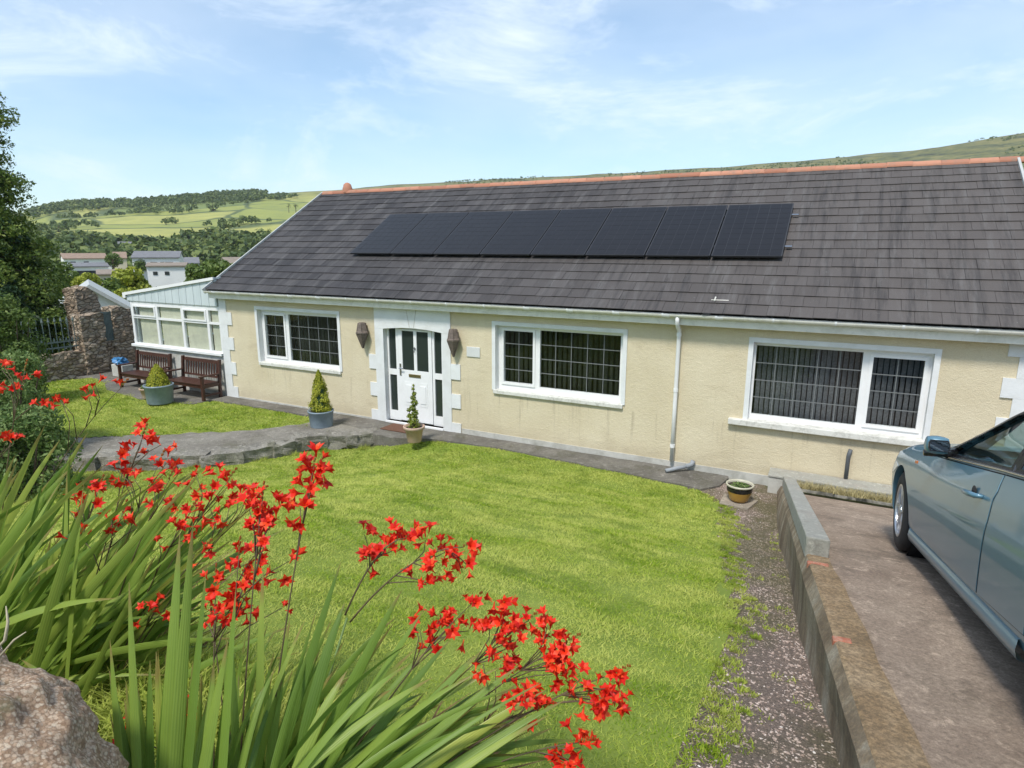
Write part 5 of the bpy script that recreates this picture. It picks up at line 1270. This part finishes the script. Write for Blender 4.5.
# mound of pebbly mortar: the rounded end of the roadside wall at the lower left
mo = thing('roadside_wall', 'rounded rough pebbly end of a wall in the bottom left corner', 'wall', tuple(rp_(30, 760, 1.3)))
bm = bmesh.new(); bmesh.ops.create_icosphere(bm, subdivisions=6, radius=1)
c_ = rp_(-70, 828, 1.28)
for v in bm.verts:
    p = v.co.copy(); p.x *= .40; p.y *= .30; p.z *= .38
    w = Vector((c_[0], c_[1], c_[2]-.02))+p
    n_ = noise.fractal(w*6, 1, 2, 4)*.04+noise.fractal(w*45, 1, 2, 3)*.007
    v.co = w+v.co.normalized()*n_-Vector(wl(mo))
me = D.meshes.new('m'); bm.to_mesh(me); bm.free(); me.polygons.foreach_set('use_smooth', [True]*len(me.polygons)); link('rough_top', me, M['pebbled'], mo)
mb = MB(); c2 = c_; mb.box(c2[0]-2.5, c2[0]+.18, c2[1]-.28, c2[1]+.16, 1.9, c2[2]+.22); mb.build('wall_body', M['pebbled'], mo, bevel=.06)
tw = MB(); tw.tube([tuple(rp_(-5, 650, 1.2)), tuple(rp_(5, 640, 1.2)), tuple(rp_(8, 622, 1.2)), tuple(rp_(6, 606, 1.2))], [.002, .003, .0025, .001], 6)
tw.tube([tuple(rp_(-5, 662, 1.2)), tuple(rp_(14, 640, 1.2)), tuple(rp_(26, 632, 1.2))], [.0025, .002, .001], 6); q = tw.build('dry_twig', M['stem_dry'], smooth=True); tag(q, 'dry pale twig lying on the rough wall end', 'twig')

# ------------------------------------------------------------------ the car, nose down the drive
car = thing('parked_car', 'metallic blue grey car parked nose first on the sloping driveway', 'car', (0, 0, 0))
ST = [ # x, zbottom, zmid, wmid, zbelt, wbelt, ztopedge, wtop, ztop
 (.92, .34, .48, .46, .60, .42, .66, .30, .68), (.86, .26, .48, .72, .66, .68, .73, .50, .75), (.66, .21, .50, .84, .73, .80, .80, .62, .82), (.40, .20, .52, .885, .80, .85, .86, .70, .88),
 (.0, .20, .54, .900, .86, .865, .92, .74, .94), (-.45, .20, .55, .900, .885, .862, .955, .75, .985), (-.72, .20, .55, .899, .905, .855, .975, .75, 1.01),
 (-1.0, .20, .55, .899, .915, .845, 1.09, .70, 1.12), (-1.40, .20, .55, .90, .935, .840, 1.275, .62, 1.31), (-1.8, .20, .56, .90, .955, .840, 1.365, .58, 1.405), (-2.3, .20, .56, .90, .975, .840, 1.375, .57, 1.42),
 (-2.7, .20, .56, .90, .995, .84, 1.32, .57, 1.37), (-3.05, .22, .58, .885, 1.01, .82, 1.20, .58, 1.25), (-3.35, .26, .60, .85, 1.02, .78, 1.07, .60, 1.10), (-3.55, .32, .62, .78, .96, .72, 1.0, .58, 1.01), (-3.64, .40, .64, .66, .86, .60, .90, .5, .91)]
SA = np.array(ST); SA[SA[:, 0] < -1.9, 0] -= .12
def cr(xq):
    X = SA[:, 0]; i = int(np.searchsorted(-X, -xq)); i = min(max(i, 1), len(X)-1)
    t_ = (xq-X[i-1])/(X[i]-X[i-1]); p0, p1, p2, p3 = SA[max(i-2, 0)], SA[i-1], SA[i], SA[min(i+1, len(X)-1)]
    return .5*(2*p1+(p2-p0)*t_+(2*p0-5*p1+4*p2-p3)*t_*t_+(3*p1-p0-3*p2+p3)*t_**3)
def ring(x, inset=0.):
    _, zb, zm, wm, zl_, wb, zt, wt, zc = cr(x); i = inset
    zb += i*6 if i else 0; pts = [(0, zb), (wm*.82, zb), (wm-.045, zb+.03), (wm-.02, zb+.10), (wm-.012, zb+.20), (wm, zm), (wm+.003, zm+.10), (wm-.01, (zm+zl_)/2+.06), (wb+.018, zl_-.045), (wb, zl_), (wb-.028, zl_+.018)]
    for f in (.25, .5, .75): pts.append(((wb-.028)+(wt-wb+.028)*f+.022*math.sin(math.pi*f), zl_+.018+(zt-zl_-.018)*f))
    pts += [(wt, zt), (wt-.05, zt+(zc-zt)*.42), (wt*.7, zt+(zc-zt)*.8), (wt*.35, zc-.004), (0, zc)]
    if i: pts = [(max(0, a-i), (b-i if k > 9 else b)) for k, (a, b) in enumerate(pts)]
    return pts
def loft(x0, x1, n, inset=0.):
    vs, fs = [], []; m = None
    for j in range(n+1):
        x = x0+(x1-x0)*j/n; h = ring(x, inset); full = h+[(-a, b) for a, b in h[-2:0:-1]]; m = len(full)
        vs += [(x, a, b) for a, b in full]
    for j in range(n):
        for k in range(m): a, b = j*m+k, j*m+(k+1) % m; fs.append((a, b, b+m, a+m))
    fs += [tuple(range(m-1, -1, -1)), tuple(range(n*m, n*m+m))]
    bm = bmesh.new(); V = [bm.verts.new(v) for v in vs]
    for f in fs: bm.faces.new([V[i] for i in f])
    bmesh.ops.recalc_face_normals(bm, faces=bm.faces); me = D.meshes.new('loft'); bm.to_mesh(me); bm.free(); return me
bmf = bmesh.new(); bmf.from_mesh(loft(.9, -3.76, 110)); BV = BVHTree.FromBMesh(bmf)
def ysurf(x, z):
    h = BV.ray_cast(Vector((x, 2, z)), Vector((0, -1, 0))); return h[0].y if h[0] is not None else .8
def ob_from(me, name='tmp'): o = D.objects.new(name, me); COL.objects.link(o); return o
body = ob_from(loft(.9, -3.76, 110), 'body_src')
cut = []
def cutter(mb): o = mb.build('cutter', None); bm = bmesh.new(); bm.from_mesh(o.data); bmesh.ops.recalc_face_normals(bm, faces=bm.faces); bm.to_mesh(o.data); bm.free(); cut.append(o)
WB = -2.74; RW = .335
for xw in (0, WB):
    for s in (1, -1):
        mb = MB(); mb.lathe([(0, .55*s), (.385, .55*s), (.385, 1.1*s), (0, 1.1*s)], (xw, 0, RW), 40, axis='y'); cutter(mb)
cutter(MB().add(*(lambda m_: ([tuple(v.co) for v in m_.vertices], [tuple(p.vertices) for p in m_.polygons]))(loft(-.80, -3.37, 60, .045))))
WF = [(-.88, .945), (-1.06, 1.06), (-1.40, 1.245), (-1.80, 1.325), (-1.83, .985)]
WR = [(-1.93, .992), (-1.90, 1.338), (-2.40, 1.345), (-2.80, 1.295), (-3.07, 1.19), (-3.14, 1.055), (-2.7, 1.03)]
for pl_ in (WF, WR):
    for s in (1, -1):
        mb = MB(); mb.prism_y(pl_, .40*s, 1.1*s); cutter(mb)
mb = MB(); mb.prism_y([(-.66, 1.02), (-.86, .985), (-1.36, 1.20), (-1.42, 1.29), (-1.3, 1.5), (-.8, 1.3)], -.60, .60); cutter(mb)
mb = MB(); mb.prism_y([(-2.94, 1.30), (-3.36, 1.10), (-3.44, 1.2), (-3.12, 1.5)], -.50, .50); cutter(mb)
for o in cut:
    m_ = body.modifiers.new('b', 'BOOLEAN'); m_.operation = 'DIFFERENCE'; m_.solver = 'EXACT'; m_.object = o
dg = bpy.context.evaluated_depsgraph_get(); dg.update()
me = D.meshes.new_from_object(body.evaluated_get(dg)); me.materials.clear()
for o in cut+[body]: D.objects.remove(o)
me.polygons.foreach_set('use_smooth', [True]*len(me.polygons)); me.set_sharp_from_angle(angle=R(35))
bo = link('body', me, M['car'], car)
def patch(poly, off, name, m, parent, side=1, thick=0., cell=.06, dz=None):
    bm = bmesh.new(); vs = [bm.verts.new((x, 0, z)) for x, z in poly]; bm.faces.new(vs)
    xs0, xs1 = min(p[0] for p in poly), max(p[0] for p in poly); z0_, z1_ = min(p[1] for p in poly), max(p[1] for p in poly)
    x = xs0+cell
    while x < xs1: bmesh.ops.bisect_plane(bm, geom=bm.verts[:]+bm.edges[:]+bm.faces[:], plane_co=(x, 0, 0), plane_no=(1, 0, 0)); x += cell
    z = z0_+cell*.6
    while z < z1_: bmesh.ops.bisect_plane(bm, geom=bm.verts[:]+bm.edges[:]+bm.faces[:], plane_co=(0, 0, z), plane_no=(0, 0, 1)); z += cell*.6
    for v in bm.verts: v.co.y = (ysurf(v.co.x, v.co.z)+off)*side
    if thick:
        r_ = bmesh.ops.extrude_face_region(bm, geom=bm.faces[:])
        for v in r_['geom']:
            if isinstance(v, bmesh.types.BMVert): v.co.y -= thick*side
    bmesh.ops.recalc_face_normals(bm, faces=bm.faces)
    me = D.meshes.new(name); bm.to_mesh(me); bm.free()
    me.polygons.foreach_set('use_smooth', [True]*len(me.polygons)); me.set_sharp_from_angle(angle=R(50))
    return link(name, me, M[m], parent)
def grow(poly, d):
    cx = sum(p[0] for p in poly)/len(poly); cz = sum(p[1] for p in poly)/len(poly); Q = []
    n = len(poly)
    for i in range(n):
        a, b, c = poly[i-1], poly[i], poly[(i+1) % n]
        e1 = Vector((b[0]-a[0], b[1]-a[1])).normalized(); e2 = Vector((c[0]-b[0], c[1]-b[1])).normalized()
        n1 = Vector((e1.y, -e1.x)); n2 = Vector((e2.y, -e2.x)); nn = (n1+n2).normalized(); k = d/max(.5, nn.dot(n1))
        Q.append((b[0]+nn.x*k, b[1]+nn.y*k))
    ar = sum(poly[i-1][0]*poly[i][1]-poly[i][0]*poly[i-1][1] for i in range(n))
    if ar < 0 and d != 0: return [(2*b[0]-q[0], 2*b[1]-q[1]) for b, q in zip(poly, Q)]
    return Q
DF = [(-.56, .30), (-.50, .45), (-.505, .62), (-.53, .76), (-.60, .86), (-.66, .893), (-1.0, .905), (-1.4, .922), (-1.86, .945), (-1.885, .86), (-1.87, .70), (-1.80, .45), (-1.76, .30), (-1.2, .285)]
DR = [(-1.78, .30), (-1.82, .45), (-1.89, .70), (-1.905, .86), (-1.88, .946), (-2.4, .965), (-2.8, .985), (-3.10, .99), (-3.08, .85), (-2.98, .78), (-2.67, .76), (-2.48, .66), (-2.36, .50), (-2.32, .32)]
for side in (1, -1):
    for nm, P_ in (('front', DF), ('rear', DR)):
        patch(grow(P_, .006), .0012, 'door_gap_shade', 'door_gap', bo, side)  # dark sheet showing round the door: shade of the gap put in as colour
        d = patch(P_, .0055, 'door', 'car', car, side, .004)
        # handle
        hx, hz = (-1.66, .80) if nm == 'front' else (-2.72, .84)
        hy = ysurf(hx, hz)
        mb = MB(); mb.lathe([(0, 0), (.034, .001), (.038, .003), (0, .006)], (hx+.02, (hy+.004)*side if side > 0 else -(hy+.010), hz+.008), 16, axis='y'); mb.build('handle_shade', M['arch_dark'], d, smooth=True)  # raised dark disc, its colour standing in for the shade of a scoop
        mb = MB(); mb.tube([(hx+.10, (hy+.004)*side, hz-.006), (hx+.08, (hy+.034)*side, hz-.002), (hx, (hy+.040)*side, hz+.002), (hx-.08, (hy+.034)*side, hz+.006), (hx-.10, (hy+.004)*side, hz+.008)], [.010, .014, .016, .014, .010], 10); mb.build('handle', M['car'], d, smooth=True)
    # window trim: dark frame round both glasses
    for pl_ in (WF, WR):
        n = 1; out = grow(pl_, .058); V, F_ = [], []
        PP_ = []
        for i in range(len(pl_)):
            for k in range(8):
                u = k/8; a, b = pl_[i], pl_[(i+1) % len(pl_)]; c, d_ = out[i], out[(i+1) % len(out)]
                PP_.append(((a[0]+(b[0]-a[0])*u, a[1]+(b[1]-a[1])*u), (c[0]+(d_[0]-c[0])*u, c[1]+(d_[1]-c[1])*u)))
        for a, c in PP_:
            c = (c[0], min(max(c[1], float(cr(c[0])[4])+.012), float(cr(c[0])[6])-.006)); a = (a[0], min(a[1], c[1]+.001) if a[1] > float(cr(a[0])[6])-.02 else a[1]); m_ = ((a[0]+c[0])/2, (a[1]+c[1])/2)
            V += [(a[0], (ysurf(*a)-.035)*side, a[1]), (a[0], (ysurf(*a)+.006)*side, a[1]), (m_[0], (ysurf(*m_)+.007)*side, m_[1]), (c[0], (ysurf(*c)+.006)*side, c[1]), (c[0], (ysurf(*c)-.004)*side, c[1])]
        nn = len(PP_)
        for i in range(nn):
            for k in range(4): q = i*5+k; r2 = ((i+1) % nn)*5+k; F_.append((q, q+1, r2+1, r2) if side > 0 else (q, r2, r2+1, q+1))
        mb = MB(); mb.add(V, F_); mb.build('window_frame', M['trim_black'], bo, smooth=False)
        patch(pl_, -.022, 'side_window', 'car_glass', car, side, 0, .08)
    mb = MB(); mb.tube([(x, (float(cr(x)[5])+.002)*side, float(cr(x)[4])+.009) for x in np.arange(-.74, -3.0, -.08)], .008, 6); mb.build('belt_trim', M['chrome'], bo, smooth=True)
    # sill
    mb = MB()
    V = []; xs_c = np.arange(-.42, -2.37, -.115)
    for x in xs_c:
        yb_ = ysurf(x, .25)
        V += [(x, (yb_-.03)*side, .17), (x, (yb_+.014)*side, .185), (x, (yb_+.024)*side, .225), (x, (ysurf(x, .27)+.008)*side, .275), (x, (ysurf(x, .27)-.02)*side, .28)]
    F_ = [(i*5+k, i*5+k+1, i*5+k+6, i*5+k+5) for i in range(len(xs_c)-1) for k in range(4)]; mb.add(V, F_); mb.build('sill_trim', M['car'], bo, smooth=True, fixn=True)
    # indicator
    mb = MB(); hy = ysurf(-.47, .80); mb.obox((-.515, (hy-.004)*side, .792), (.075, 0, -.006), (0, .008*side, 0), (0, 0, .024)); mb.build('indicator', M['amber'], bo, bevel=.004, fixn=True)
    # mirror
    mx_, my_, mz_ = -1.03, .935, 1.0
    bm = bmesh.new(); bmesh.ops.create_cube(bm, size=1); bmesh.ops.subdivide_edges(bm, edges=bm.edges[:], cuts=3, use_grid_fill=True)
    for v in bm.verts:
        p = v.co; k = p.length; s_ = Vector((p.x*2, p.y*2, p.z*2)); q = s_.normalized()*max(abs(s_.x), abs(s_.y), abs(s_.z)); c = s_.lerp(q, .62)
        if c.x > 0: c.y *= 1-.25*c.x; c.z *= 1-.3*c.x
        v.co = Vector((mx_+c.x*.062, (my_+c.y*.072)*side, mz_+c.z*.062))
    me = D.meshes.new('m'); bm.to_mesh(me); bm.free(); me.polygons.foreach_set('use_smooth', [True]*len(me.polygons)); mo_ = link('wing_mirror', me, M['car'], car)
    mb = MB(); mb.tube([(-.94, .82*side, .945), (-.99, .88*side, .955), (-1.01, .94*side, .965)], [.045, .03, .03], 10); mb.tube([(mx_+.03, (my_-.09)*side, .945), (mx_+.03, (my_+.06)*side, .937)], .022, 10); mb.build('mirror_foot', M['trim_black'], mo_, smooth=True)
    mb = MB(); mb.prism_x([((my_-.050)*side, .962), ((my_+.050)*side, .962), ((my_+.060)*side, .985), ((my_+.060)*side, 1.015), ((my_+.050)*side, 1.036), ((my_-.046)*side, 1.038), ((my_-.058)*side, 1.015), ((my_-.060)*side, .985)], mx_-.067, mx_-.050); mb.build('mirror_rim', M['trim_black'], mo_, fixn=True)
    mb = MB(); mb.prism_x([((my_-.044)*side, .968), ((my_+.044)*side, .968), ((my_+.053)*side, .987), ((my_+.053)*side, 1.012), ((my_+.044)*side, 1.030), ((my_-.040)*side, 1.031), ((my_-.052)*side, 1.012), ((my_-.053)*side, .987)], mx_-.070, mx_-.0675); mb.build('mirror_glass', M['mirror'], mo_, fixn=True)
    mb = MB(); hp = [(.52, .58), (.60, .69), (.30, .735), (.10, .70), (.30, .62)]
    patch([(.58, .585), (.62, .66), (.30, .72), (.16, .695), (.34, .62)], .004, 'headlight', 'headlamp', car, side, .003, .05)
# inner wheel housing, floor, interior
mb = MB(); mb.box(-3.2, .6, -.60, .60, .16, .30)
for xw in (0, WB):
    for s in (1, -1): mb.lathe([(.384, .56*s), (.384, .84*s)], (xw, 0, RW), 32, axis='y'); mb.box(xw-.37, xw+.37, .545*s-.005, .545*s+.005, .1, .70)
mb.build('underside', M['arch_dark'], bo)
mb = MB(); mb.box(-3.1, -.85, -.78, .78, .31, .36); mb.build('cabin_floor', M['dash'], bo)
mb = MB(); mb.prism_y([(-.84, .5), (-.84, .94), (-1.0, .96), (-1.16, .90), (-1.2, .72), (-1.1, .5)], -.77, .77); mb.build('dashboard', M['dash'], bo, bevel=.02)
for y in (-.37, .37):
    mb = MB(); mb.prism_y([(-1.45, .38), (-1.42, .56), (-1.95, .52), (-2.12, 1.02), (-2.00, 1.04), (-1.86, .60), (-1.9, .38)][::-1], y-.24, y+.24); s_ = mb.build('front_seat', M['seat_fabric'], car, bevel=.03, fixn=True)
    mb = MB(); mb.box(-2.14, -2.04, y-.12, y+.12, 1.07, 1.24); mb.build('headrest', M['seat_fabric'], s_, bevel=.03)
mb = MB(); mb.prism_y([(-2.4, .38), (-2.38, .58), (-2.85, .56), (-3.05, 1.02), (-2.93, 1.04), (-2.8, .6), (-2.9, .38)][::-1], -.62, .62); mb.build('rear_seat', M['seat_fabric'], car, bevel=.03, fixn=True)
mb = MB(); cc_ = Vector((-1.28, -.37, .90)); ax = Vector((-.9, 0, .42)).normalized(); u_ = Vector((0, 1, 0)); w_ = ax.cross(u_)
mb.tube([cc_+(u_*math.cos(a)+w_*math.sin(a))*.185 for a in [2*math.pi*k/32 for k in range(33)]], .016, 8, cap=False)
for a in (0, math.pi, 1.5*math.pi): mb.tube([cc_, cc_+(u_*math.cos(a)+w_*math.sin(a))*.18], .016, 6)
mb.tube([cc_, cc_-ax*.25], .03, 8); mb.lathe([(0, -.02), (.05, -.015), (.05, .015), (0, .02)], tuple(cc_), 12); mb.build('steering_wheel', M['trim_black'], car, smooth=True)
# front and rear screens
def strip(xa, xb, wmul, name):
    V = []; n = 8; m = 8
    for i in range(n+1):
        x = xa+(xb-xa)*i/n; q = ring(x); zt, wt, zc = q[14][1], q[14][0], q[18][1]
        for j in range(m+1):
            v = -1+2*j/m; V.append((x, v*wt*wmul, zc-.02-(zc-zt)*abs(v)**2.4*.8))
    F_ = [(i*(m+1)+j, i*(m+1)+j+1, (i+1)*(m+1)+j+1, (i+1)*(m+1)+j) for i in range(n) for j in range(m)]
    mb = MB(); mb.add(V, F_); mb.build(name, M['car_glass'], car, smooth=True)
strip(-.72, -1.42, .96, 'windscreen'); strip(-2.97, -3.40, .9, 'rear_screen')
# wheels
def wheel(xw, s):
    prof = [(.19, -.10), (.215, -.105), (.30, -.108), (.328, -.09), (.335, -.05), (.335, .05), (.328, .09), (.30, .108), (.24, .112), (.218, .105), (.213, .08), (.205, .0), (.20, -.08), (.19, -.10)]
    mb = MB(); mb.lathe(prof, (0, 0, 0), 48, axis='y'); wo = mb.build('wheel', M['tyre'], car, smooth=True)
    mb = MB(); mb.lathe([(.218, .100), (.222, .108), (.212, .110), (.203, .10), (.198, .03), (.196, -.06)], (0, 0, 0), 48, axis='y')
    for k in range(5):
        a = 2*math.pi*k/5+.3
        for da in (-.13, .13):
            c0_, s0_ = math.cos(a+da*.8), math.sin(a+da*.8); c1_, s1_ = math.cos(a+da*1.7), math.sin(a+da*1.7); t0, t1 = (-math.sin(a), math.cos(a)), (-math.sin(a), math.cos(a))
            V = []
            for (cx_, cz_, rr2, wd, yo) in ((c0_, s0_, .045, .018, .095), (c0_, s0_, .11, .016, .10), (c1_, s1_, .205, .020, .098)):
                for (dw_, dy_) in ((-wd, -.03), (-wd*.8, 0), (wd*.8, 0), (wd, -.03)): V.append((cx_*rr2+t0[0]*dw_, yo+dy_, cz_*rr2+t0[1]*dw_))
            F_ = [(i*4+j, i*4+j+1, i*4+j+5, i*4+j+4) for i in range(2) for j in range(3)]; mb.add(V, F_)
    mb.lathe([(.0, .112), (.035, .11), (.05, .10), (.055, .06)], (0, 0, 0), 20, axis='y'); ro = mb.build('rim', M['alloy'], wo, smooth=False)
    mb = MB(); mb.lathe([(.06, .02), (.15, .02), (.15, .04), (.06, .04)], (0, 0, 0), 32, axis='y'); mb.lathe([(.195, -.06), (.0, -.07)], (0, 0, 0), 24, axis='y'); mb.build('brake_disc', M['arch_dark'], wo)
    wo.location = (xw, .775*s, RW)
    if s < 0: wo.rotation_euler.z = math.pi
    return wo
for xw in (0, WB):
    for s in (1, -1): wheel(xw, s)
def stretch(x): return x if x > -.5 else -.5+(x+.5)*1.20-.12*sm(-.5, -.9, x)
def walk(o):
    for c in o.children:
        if c.name.startswith('wheel'): c.location.x = stretch(c.location.x); continue
        if c.type == 'MESH' and not c.get('st'):
            for v in c.data.vertices: v.co.x = stretch(v.co.x)
        walk(c)
walk(car)
for c in car.children:
    if c.name.startswith('wheel') and c.location.x > -.5: c.rotation_euler.z += R(-2.5)
psi = R(4.4); th = math.atan(.20); fwd = Vector((-math.sin(psi)*math.cos(th), math.cos(psi)*math.cos(th), -math.sin(th))); left = Vector((-math.cos(psi), -math.sin(psi), 0)); up_ = fwd.cross(left)
Rm = Matrix((fwd, left, up_)).transposed(); P0 = Vector((6.37, -4.68, zdrive(-4.70)+.0))
CS = 1.08; car.matrix_world = Matrix.Translation(P0-Rm@Vector((0, .885*CS, 0)))@Rm.to_4x4()@Matrix.Scale(CS, 4)

mb = MB(); mb.box(-2700, 2700, -2700, 2700, -30, 330); hz = mb.build('haze', None); hz.data.materials.clear()
hm = D.materials.new('haze_air'); hm.use_nodes = True; hn = hm.node_tree; hn.nodes.remove(hn.nodes['Principled BSDF']); pv = hn.nodes.new('ShaderNodeVolumePrincipled')
pv.inputs['Color'].default_value = (.86, .92, 1, 1); pv.inputs['Density'].default_value = .00010; pv.inputs['Anisotropy'].default_value = .2
hn.links.new(pv.outputs[0], hn.nodes['Material Output'].inputs['Volume']); hz.data.materials.append(hm); tag(hz, 'thin pale air haze over the whole valley', 'haze', kind='stuff')

# ------------------------------------------------------------------ sky, sun, camera
SUN_EL, SUN_AZ = 57, (-.04, -1.0)   # direction towards the sun in plan
sx_, sy_ = SUN_AZ; L2 = math.hypot(sx_, sy_); sx_, sy_ = sx_/L2, sy_/L2
sv = Vector((sx_*math.cos(R(SUN_EL)), sy_*math.cos(R(SUN_EL)), math.sin(R(SUN_EL))))
sd = D.lights.new('sun', 'SUN'); sd.energy = 2.75; sd.angle = R(9); sd.color = (1, .955, .88); so = D.objects.new('sun', sd); COL.objects.link(so); so.rotation_euler = sv.to_track_quat('Z', 'Y').to_euler()
w = D.worlds.new('World'); scene.world = w; w.use_nodes = True; nt = w.node_tree; bgn = nt.nodes['Background']
sk = nt.nodes.new('ShaderNodeTexSky'); sk.sky_type = 'NISHITA'; sk.sun_disc = False; sk.sun_elevation = R(SUN_EL); sk.sun_rotation = math.atan2(sx_, sy_)
sk.air_density = 1.0; sk.dust_density = .6; sk.ozone_density = .6
tc = nt.nodes.new('ShaderNodeTexCoord'); mp = nt.nodes.new('ShaderNodeMapping'); mp.inputs['Scale'].default_value = (1, 1, 3.2); mp.inputs['Rotation'].default_value = (.12, 0, .4)
nt.links.new(tc.outputs['Generated'], mp.inputs[0])
def wn(scale, det, rg, ds, s0, s1):
    q = nt.nodes.new('ShaderNodeTexNoise'); q.inputs['Scale'].default_value = scale; q.inputs['Detail'].default_value = det; q.inputs['Roughness'].default_value = rg; q.inputs['Distortion'].default_value = ds
    nt.links.new(mp.outputs[0], q.inputs[0]); r_ = nt.nodes.new('ShaderNodeMapRange'); r_.inputs[1].default_value = s0; r_.inputs[2].default_value = s1; nt.links.new(q.outputs[0], r_.inputs[0]); return r_.outputs[0]
a_ = wn(1.5, 5, .55, .3, .25, .75); b_ = wn(3.4, 13, .68, .5, .50, .74)
mm = nt.nodes.new('ShaderNodeMath'); mm.operation = 'MULTIPLY'; nt.links.new(a_, mm.inputs[0]); mm.inputs[1].default_value = .58
m3 = nt.nodes.new('ShaderNodeMath'); m3.operation = 'MULTIPLY_ADD'; nt.links.new(b_, m3.inputs[0]); m3.inputs[1].default_value = .55; nt.links.new(mm.outputs[0], m3.inputs[2]); m3.use_clamp = True
mx = nt.nodes.new('ShaderNodeMix'); mx.data_type = 'RGBA'; nt.links.new(m3.outputs[0], mx.inputs[0]); tn = nt.nodes.new('ShaderNodeMix'); tn.data_type = 'RGBA'; tn.blend_type = 'MULTIPLY'; tn.inputs[0].default_value = 1; nt.links.new(sk.outputs[0], tn.inputs[6]); tn.inputs[7].default_value = (.82, .98, 1.03, 1); nt.links.new(tn.outputs[2], mx.inputs[6]); mx.inputs[7].default_value = (5.9, 6.5, 7.2, 1)
nt.links.new(mx.outputs[2], bgn.inputs[0]); bgn.inputs[1].default_value = .132
cd_ = D.cameras.new('camera'); cd_.sensor_width = 36; cd_.lens = F_PX/1024*36; cd_.clip_end = 6000; cd_.clip_start = .05
co = D.objects.new('camera', cd_); COL.objects.link(co); scene.camera = co
co.matrix_world = Matrix.Translation(Vector(CAM))@Matrix.Rotation(YAW, 4, 'Z')@Matrix.Rotation(math.pi/2-PIT, 4, 'X')@Matrix.Rotation(ROLL, 4, 'Z')
scene.view_settings.view_transform = 'Standard'; scene.view_settings.look = 'None'; scene.view_settings.exposure = 0.5; scene.view_settings.gamma = 1
scene.render.engine = 'CYCLES'
